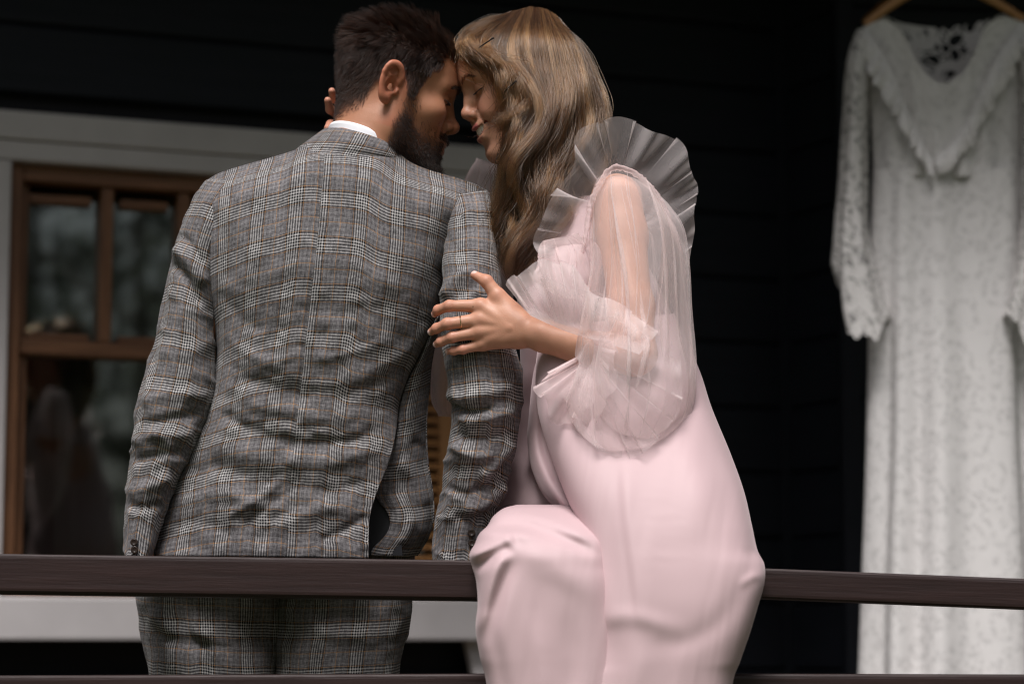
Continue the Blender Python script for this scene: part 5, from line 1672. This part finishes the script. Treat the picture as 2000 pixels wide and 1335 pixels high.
brow(MH, [(0.0968, 0.012, 0.0375, ), (0.0955, 0.022, 0.0410), (0.0890, 0.034, 0.0435), (0.0770, 0.046, 0.0385)], 260, 0.010, 0.0022, m_beard, man, r2, 0.0002)
m_brow_w = mat_hair('brow_hair', (0.03, 0.017, 0.011), (0.08, 0.045, 0.026), 0.35)
brow(WH, [(0.0925, 0.012, 0.0395), (0.0910, 0.022, 0.0435), (0.0850, 0.034, 0.0460), (0.0730, 0.046, 0.0400)], 240, 0.008, 0.0014, m_brow_w, woman, r2, 0.00018)
def lashes(fr, n, L, mat, parent, r, rad):
    """lid line: lower rim of the closed lid, lashes leaving forward and down"""
    out = []
    a = np.linspace(-0.95, 1.05, n)
    for s_ in (1, -1):
        y = 0.032 + 0.0142 * a
        x = 0.0745 + 0.0142 * np.sqrt(np.clip(1 - (a * 0.93) ** 2, 0, 1)) * 0.97
        zc = 0.0150 + 0.0022 * a * a
        p = np.stack([x, y, zc + r.normal(0, 0.0003, n)], -1)
        d0 = np.stack([1.0 - 0.2 * np.abs(a), 0.55 * a, -0.55 + 0 * a], -1); d1 = np.stack([0.8 + 0 * a, 0.7 * a, -0.15 + 0 * a], -1)
        q = grow(p, None, L * (0.7 + 0.4 * (a + 1) / 2) * r.uniform(0.8, 1.1, n), d0, d1, 6)
        q[..., 1] *= s_
        out.append(q)
        # darker rim itself
        rim = np.stack([p[:-3:3], p[1:-2:3], p[2:-1:3], p[3::3][:len(p[:-3:3])]], 1)
        rim = np.concatenate([rim, rim[:, -1:], rim[:, -1:]], 1) + np.array([0.0004, 0, 0])
        rim[..., 1] *= s_
        out.append(rim)
    q = np.concatenate(out)
    strands('eyelashes', to_world(fr, q.reshape(-1, 3)).reshape(q.shape), np.array([1, 1, 0.9, 0.8, 0.6, 0.3]) * rad, mat, parent)
m_lash = mat_hair('lash_hair', (0.006, 0.005, 0.005), (0.012, 0.009, 0.008), 0.4)
lashes(WH, 120, 0.0085, m_lash, woman, r2, 0.00030)
lashes(MH, 90, 0.006, m_lash, man, r2, 0.00024)

# follicle shadow on the scalp and jaw of the cropped hair and beard (part of the skin's own colour)
cm = (mv - MH[1]) @ np.linalg.inv(MH[0]).T
sh_ = np.clip(hairline(cm), 0, 1) * 0.92
bd = np.clip(beardline(cm), 0, 1) * 0.55
hr_at = man.data.attributes.new('stubble', 'FLOAT', 'POINT')
hr_at.data.foreach_set('value', np.concatenate([np.maximum(sh_, bd), np.zeros(len(tv))]).astype(np.float32))

cw = (wv - WH[1]) @ np.linalg.inv(WH[0]).T
sw = ss(0.0, 0.012, cw[:, 2] - np.interp(cw[:, 0], [-0.1, -0.02, 0.02, 0.05, 0.075, 0.095], [-0.05, -0.03, 0.02, 0.055, 0.078, 0.09])) * 0.8
wa = woman.data.attributes.new('stubble', 'FLOAT', 'POINT')
wa.data.foreach_set('value', np.concatenate([sw, np.zeros(sum(nz_[1:]))]).astype(np.float32))
# ================================================================== lace wedding dress on its hanger
LY = 1.80
def mat_lace(name, col, hole, scale, thread=0.10):
    t = NT(name)
    uv = t.coord('UV')
    nz = t.noise(uv, scale * 0.35, 3, col=True)
    sb = t.n('ShaderNodeVectorMath', operation='MULTIPLY_ADD'); t.l(nz, sb.inputs[0]); sb.inputs[1].default_value = (0.05, 0.05, 0); t.l(uv, sb.inputs[2])
    vo = t.n('ShaderNodeTexVoronoi', feature='DISTANCE_TO_EDGE'); vo.inputs['Scale'].default_value = scale; t.l(sb.outputs[0], vo.inputs['Vector'])
    v2 = t.n('ShaderNodeTexVoronoi', feature='F1'); v2.inputs['Scale'].default_value = scale * 0.26; t.l(sb.outputs[0], v2.inputs['Vector'])
    petals = t.math('LESS_THAN', t.math('ABSOLUTE', t.math('SUBTRACT', t.math('FRACT', t.math('MULTIPLY', v2.outputs['Distance'], 3.2)), 0.5)), 0.24)
    net = t.math('LESS_THAN', vo.outputs['Distance'], thread)
    solid = t.math('MAXIMUM', net, petals)
    al = t.math('ADD', t.math('MULTIPLY', solid, 1.0 - hole), hole, clamp=True)
    g = t.noise(uv, 25, 3)
    c = t.mix(t.math('MULTIPLY', g, 0.4), col, tuple(x * 0.8 for x in col))
    t.set(Base_Color=c, Roughness=0.85, Alpha=al)
    t.b.inputs['Specular IOR Level'].default_value = 0.1
    t.bump(t.math('ADD', solid, g), 0.5, 0.003)
    return t.m
m_lace = mat_lace('white_lace', (0.68, 0.66, 0.655), 0.84, 48)
m_lace_open = mat_lace('open_white_lace', (0.56, 0.54, 0.53), 0.0, 40, 0.10)
m_slip = mat_plain('ivory_slip', (0.50, 0.485, 0.475), rough=0.8, var=0.05)
lc = P(1850, 60, LY)
lace = empty('lace_dress', (float(lc[0]), LY, 0.7))
tag(lace, 'white lace wedding dress with scalloped sleeves hanging against the dark wall', 'dress')
def lcloth(name, G, mat, wrap=False):
    m, n = G.shape[:2]
    if wrap:
        G = np.concatenate([G, G[:, :1]], 1)
        o = link(name, mesh_np(name, G, grid_faces(m, n + 1), grid_uv(G)), mat, lace)
    else:
        o = link(name, mesh_np(name, G, grid_faces(m, n), grid_uv(G)), mat, lace)
    return o
def fall(rows, m, n, nf, amp, seed):
    G, px, py, th, s = tube(rows, m, n)
    d = amp * (np.sin(th * nf + 1.5 * np.sin(th * 3 + seed) + 0.5 * s) * (0.4 + 0.6 * s) + 0.7 * fbm(np.stack([np.cos(th) * 1.8, np.sin(th) * 1.8, s * 1.2], -1), 2, seed))
    return displace(G, d, True)
skirt = [(1706, 330, 2004, 330, LY, 0.075), (1702, 480, 2008, 480, LY, 0.085), (1700, 680, 2010, 680, LY, 0.10), (1697, 900, 2020, 900, LY, 0.115), (1690, 1110, 2030, 1110, LY, 0.125), (1684, 1330, 2040, 1330, LY, 0.135), (1683, 1352, 2040, 1352, LY, 0.135)]
lcloth('skirt', fall(skirt, 120, 200, 9, 0.017, 3), m_lace, True)
slip = [(a + 26, b, c - 26, d_, Y, dd - 0.03) for a, b, c, d_, Y, dd in skirt]
lcloth('slip', fall(slip, 60, 160, 9, 0.010, 3), m_slip, True)
# bodice front with a scooped neck, and the lace back seen through it
fx, fy, fu, fv = coons([(1672, 62), (1722, 40), (1760, 60), (1785, 110), (1812, 148), (1845, 162), (1880, 142), (1905, 100), (1925, 52), (1962, 34), (2012, 50)],
                       [(1706, 335), (1855, 345), (2004, 335)], [(1672, 62), (1690, 150), (1702, 240), (1706, 335)], [(2012, 50), (2010, 150), (2006, 240), (2004, 335)], 120, 60)
FY = LY - 0.072 * np.sin(np.pi * np.clip(fu, 0, 1)) ** 0.6 + 0.006 * np.sin(fu * 40) * fv
lcloth('bodice', P(fx, fy, FY), m_lace)
lcloth('bodice_lining', P(fx, fy + 6, FY + 0.014), m_slip)
bx_, by_, bu, bv = coons([(1672, 60), (1722, 32), (1765, 46), (1840, 54), (1925, 40), (1962, 28), (2012, 48)], [(1706, 335), (1855, 340), (2004, 335)],
                         [(1672, 60), (1690, 150), (1706, 335)], [(2012, 48), (2010, 150), (2004, 335)], 90, 40)
lcloth('bodice_back', P(bx_, by_, LY + 0.06 * np.sin(np.pi * bu) ** 0.6), m_lace_open)
# V-shaped frill from both shoulders to the point under the bust
def frill(inner, outer, waves, seed):
    n, m = 220, 14
    a, b = spline(inner, n)[:, :2], spline(outer, n)[:, :2]
    t_ = np.linspace(0, 1, n); r_ = np.linspace(0, 1, m)[:, None]
    ph = waves * 6.283 * (t_ + 0.02 * np.sin(t_ * 23 + seed))
    YY = LY - 0.085 * np.sin(np.pi * np.clip((a[:, 0] - 1672) / 340, 0.02, 0.98)) ** 0.6 - 0.012 * r_ + 0.006 * np.sin(ph) * r_ - 0.006 * np.sin(np.pi * r_)
    lx = a[:, 0] * (1 - r_) + b[:, 0] * r_ + 3.5 * np.cos(ph) * r_; ly = a[:, 1] * (1 - r_) + b[:, 1] * r_ + 4 * np.sin(ph * 0.5 + 1) * r_
    return P(lx, ly, YY)
lcloth('frill', frill([(1690, 52), (1728, 110), (1760, 180), (1795, 260), (1822, 312)], [(1676, 90), (1706, 160), (1746, 222), (1788, 296), (1822, 346)], 9, 1), m_lace)
lcloth('frill', frill([(1998, 40), (1955, 100), (1918, 170), (1875, 260), (1826, 312)], [(2010, 80), (1978, 142), (1936, 212), (1888, 296), (1830, 346)], 9, 2), m_lace)
def lsleeve(flip):
    f = (lambda x: x) if not flip else (lambda x: 3690 - x)
    rows = [(1672, 66, 1706, 84, LY - 0.01, 0.045), (1656, 120, 1698, 140, LY - 0.015, 0.055), (1646, 220, 1694, 235, LY - 0.02, 0.06), (1638, 360, 1694, 370, LY - 0.025, 0.065), (1632, 470, 1700, 475, LY - 0.03, 0.075), (1632, 560, 1722, 560, LY - 0.03, 0.09), (1642, 615, 1742, 615, LY - 0.03, 0.10)]
    if flip: rows = [(f(c), d_, f(a), b, Y, dd) for a, b, c, d_, Y, dd in rows]
    G, px, py, th, s = tube(rows, 90, 120)
    w_ = np.cos(th) if not flip else -np.cos(th)
    hem = -0.085 * ss(0.2, 1.0, w_) + 0.075 * np.exp(-((th - (0.9 if not flip else 2.2)) / 0.5) ** 2) + 0.05 * np.exp(-((th - 1.9) / 0.35) ** 2) + 0.012 * np.abs(np.sin(th * 9))
    G[..., 2] -= hem * ss(0.72, 1.0, s)
    d = 0.007 * np.sin(th * 6 + 2 * s) * ss(0.2, 1, s) + 0.004 * fbm(np.stack([np.cos(th), np.sin(th), s * 3], -1), 2, 8)
    return displace(G, d, True)
m_lace_s = mat_lace('sleeve_lace', (0.60, 0.58, 0.57), 0.45, 52)
lcloth('sleeve', lsleeve(False), m_lace_s, True)
lcloth('sleeve', lsleeve(True), m_lace_s, True)

# hanger and the peg it hangs from
hang = empty('clothes_hanger', (float(lc[0]), LY, float(lc[2]) + 0.1))
tag(hang, 'curved wooden clothes hanger inside the shoulders of the lace dress', 'hanger')
m_hang = mat_wood('hanger_wood', (0.30, 0.14, 0.05), (0.50, 0.26, 0.11), rough=0.4, axis=(1, 10, 10), scale=10)
def rod(name, pts, rx, mat, parent, k=12, n=60, sq=1.0):
    c = spline(pts, n); W = P(c[:, 0], c[:, 1], c[:, 2])
    tg_ = np.gradient(W, axis=0); tg_ /= np.linalg.norm(tg_, axis=1, keepdims=True)
    e1 = np.cross(tg_, (0, 1, 0)); e1 /= np.linalg.norm(e1, axis=1, keepdims=True); e2 = np.cross(tg_, e1)
    a = np.linspace(0, 2 * np.pi, k, endpoint=False)
    G = W[:, None] + rx * (np.cos(a)[None, :, None] * e1[:, None] + sq * np.sin(a)[None, :, None] * e2[:, None])
    caps = np.concatenate([np.repeat(W[:1, None], k, 1), G, np.repeat(W[-1:, None], k, 1)], 0)
    return link(name, mesh_np(name, caps, grid_faces(n + 2, k, True)), mat, parent)
rod('shoulder_bar', [(1690, 50, LY + 0.01), (1735, 14, LY), (1790, -18, LY - 0.01), (1843, -30, LY - 0.012), (1896, -18, LY - 0.01), (1950, 8, LY), (2000, 40, LY + 0.01)], 0.011, m_hang, hang, sq=0.65)
m_steel = mat_plain('hook_steel', (0.5, 0.5, 0.5), rough=0.3, Metallic=1.0)
rod('hook', [(1843, -38, LY - 0.012), (1843, -75, LY - 0.012), (1858, -92, LY - 0.012), (1866, -112, LY - 0.012), (1850, -128, LY - 0.012), (1834, -118, LY - 0.012)], 0.0025, m_steel, hang, k=8, n=40)
pg = P(1850, -117, LY - 0.012)
# peg: a stout dowel out of the wall boards
fwd_ = BF.to_3x3() @ Vector((0, 1, 0))
loc_ = BF.inverted() @ Vector(pg.tolist())
peg_len = abs(loc_.y) + 0.03
pr = [(-0.012, 0.0), (-0.012, 0.012), (-0.006, 0.014), (0.0, 0.010), (0.004, 0.007), (peg_len, 0.007)]
th_ = np.linspace(0, 2 * np.pi, 14, endpoint=False)
xax = np.array(BF.to_3x3() @ Vector((1, 0, 0))); yax = np.array(fwd_)
pegV = [pg + np.array([0, 0, -0.006]) + yax * (a - 0.02) + b * (math.cos(q) * xax + math.sin(q) * np.array([0, 0, 1])) for a, b in pr for q in th_]
po = link('wall_peg', mesh_np('wall_peg', pegV, grid_faces(len(pr), 14, True)), m_hang, house)

# ================================================================== trees across the yard: some mirrored in the window, others added to block low sky
t = NT('tree_leaf')
g = t.noise(t.coord('Object'), 1.3, 3)
t.set(Base_Color=t.ramp(g, [(0.3, (0.018, 0.030, 0.012)), (0.7, (0.055, 0.075, 0.028))]), Roughness=0.7)
m_leaf = t.m
m_bark = mat_wood('bark', (0.03, 0.022, 0.016), (0.09, 0.07, 0.05), rough=0.9, axis=(6, 6, 1), scale=4)
def tree(x, y, h, seed, label):
    r = np.random.default_rng(seed)
    o = empty('leafy_tree', (x, y, -0.55)); tag(o, label, 'tree', 'trees across the yard')
    n, k = 10, 10
    zz = np.linspace(0, h * 0.9, n); rad = np.interp(zz, [0, h], [h * 0.024, 0.03])
    cx = 0.15 * np.sin(zz * 0.5 + seed); a = np.linspace(0, 6.283, k, endpoint=False)
    G = np.stack([cx[:, None] + rad[:, None] * np.cos(a), rad[:, None] * np.sin(a), np.repeat(zz[:, None], k, 1)], -1)
    V = [G.reshape(-1, 3)]; F = [grid_faces(n, k, True)]; off = n * k
    tips = []
    for b in range(16):
        z0_ = h * r.uniform(0.3, 0.88); an = r.uniform(0, 6.283); L_ = (h - z0_) * 0.45 + h * 0.10
        p0 = np.array([np.interp(z0_, zz, cx), 0, z0_]); dr = np.array([math.cos(an), math.sin(an), r.uniform(0.1, 0.6)])
        m = 6; tt = np.linspace(0, 1, m)[:, None]; c = p0 + dr * L_ * tt + np.array([0, 0, 0.15 * L_]) * tt ** 2
        rr = np.linspace(h * 0.008, 0.012, m); e1 = np.cross(dr, (0, 0, 1.0)); e1 /= np.linalg.norm(e1); e2 = np.cross(dr, e1); e2 /= np.linalg.norm(e2)
        aa = np.linspace(0, 6.283, 6, endpoint=False)
        Gb = c[:, None] + rr[:, None, None] * (np.cos(aa)[None, :, None] * e1 + np.sin(aa)[None, :, None] * e2)
        V.append(Gb.reshape(-1, 3)); F.append(grid_faces(m, 6, True, off)); off += m * 6
        tips += [c[j] for j in range(2, m)]
    tr__ = link('trunk', mesh_np('trunk', np.concatenate(V), np.concatenate(F)), m_bark); tr__.parent = o
    tips = np.array(tips); N = 1500
    ctr = tips[r.integers(0, len(tips), N)] + r.normal(0, 1, (N, 3)) * h * np.array([0.055, 0.055, 0.045])
    s_ = r.uniform(0.05, 0.13, (N, 1)) * h / 8
    u_ = r.normal(0, 1, (N, 3)); u_ /= np.linalg.norm(u_, axis=1, keepdims=True)
    v_ = np.cross(u_, r.normal(0, 1, (N, 3))); v_ /= np.linalg.norm(v_, axis=1, keepdims=True)
    Q = np.stack([ctr - u_ * s_, ctr - v_ * s_ * 0.5, ctr + u_ * s_, ctr + v_ * s_ * 0.5], 1)
    cr_ = link('crown', mesh_np('crown', Q.reshape(-1, 3), np.arange(N * 4).reshape(-1, 4)), m_leaf, smooth=False); cr_.parent = o
for k, (x, y, h) in enumerate([(6.2, -8.5, 5.2), (9.2, -9.5, 6.8), (11.5, -13.5, 8.5), (7.6, -13.0, 7.4), (14.5, -12.0, 7.0), (3.2, -13.5, 7.0), (-0.5, -11.0, 6.0), (-4.5, -10.0, 6.5), (-8.5, -9.0, 7.0), (-12, -6.0, 7.0), (12.5, -6.5, 6.5)]):
    tree(x, y, h, 40 + k, 'broadleaf tree standing across the yard from the porch')
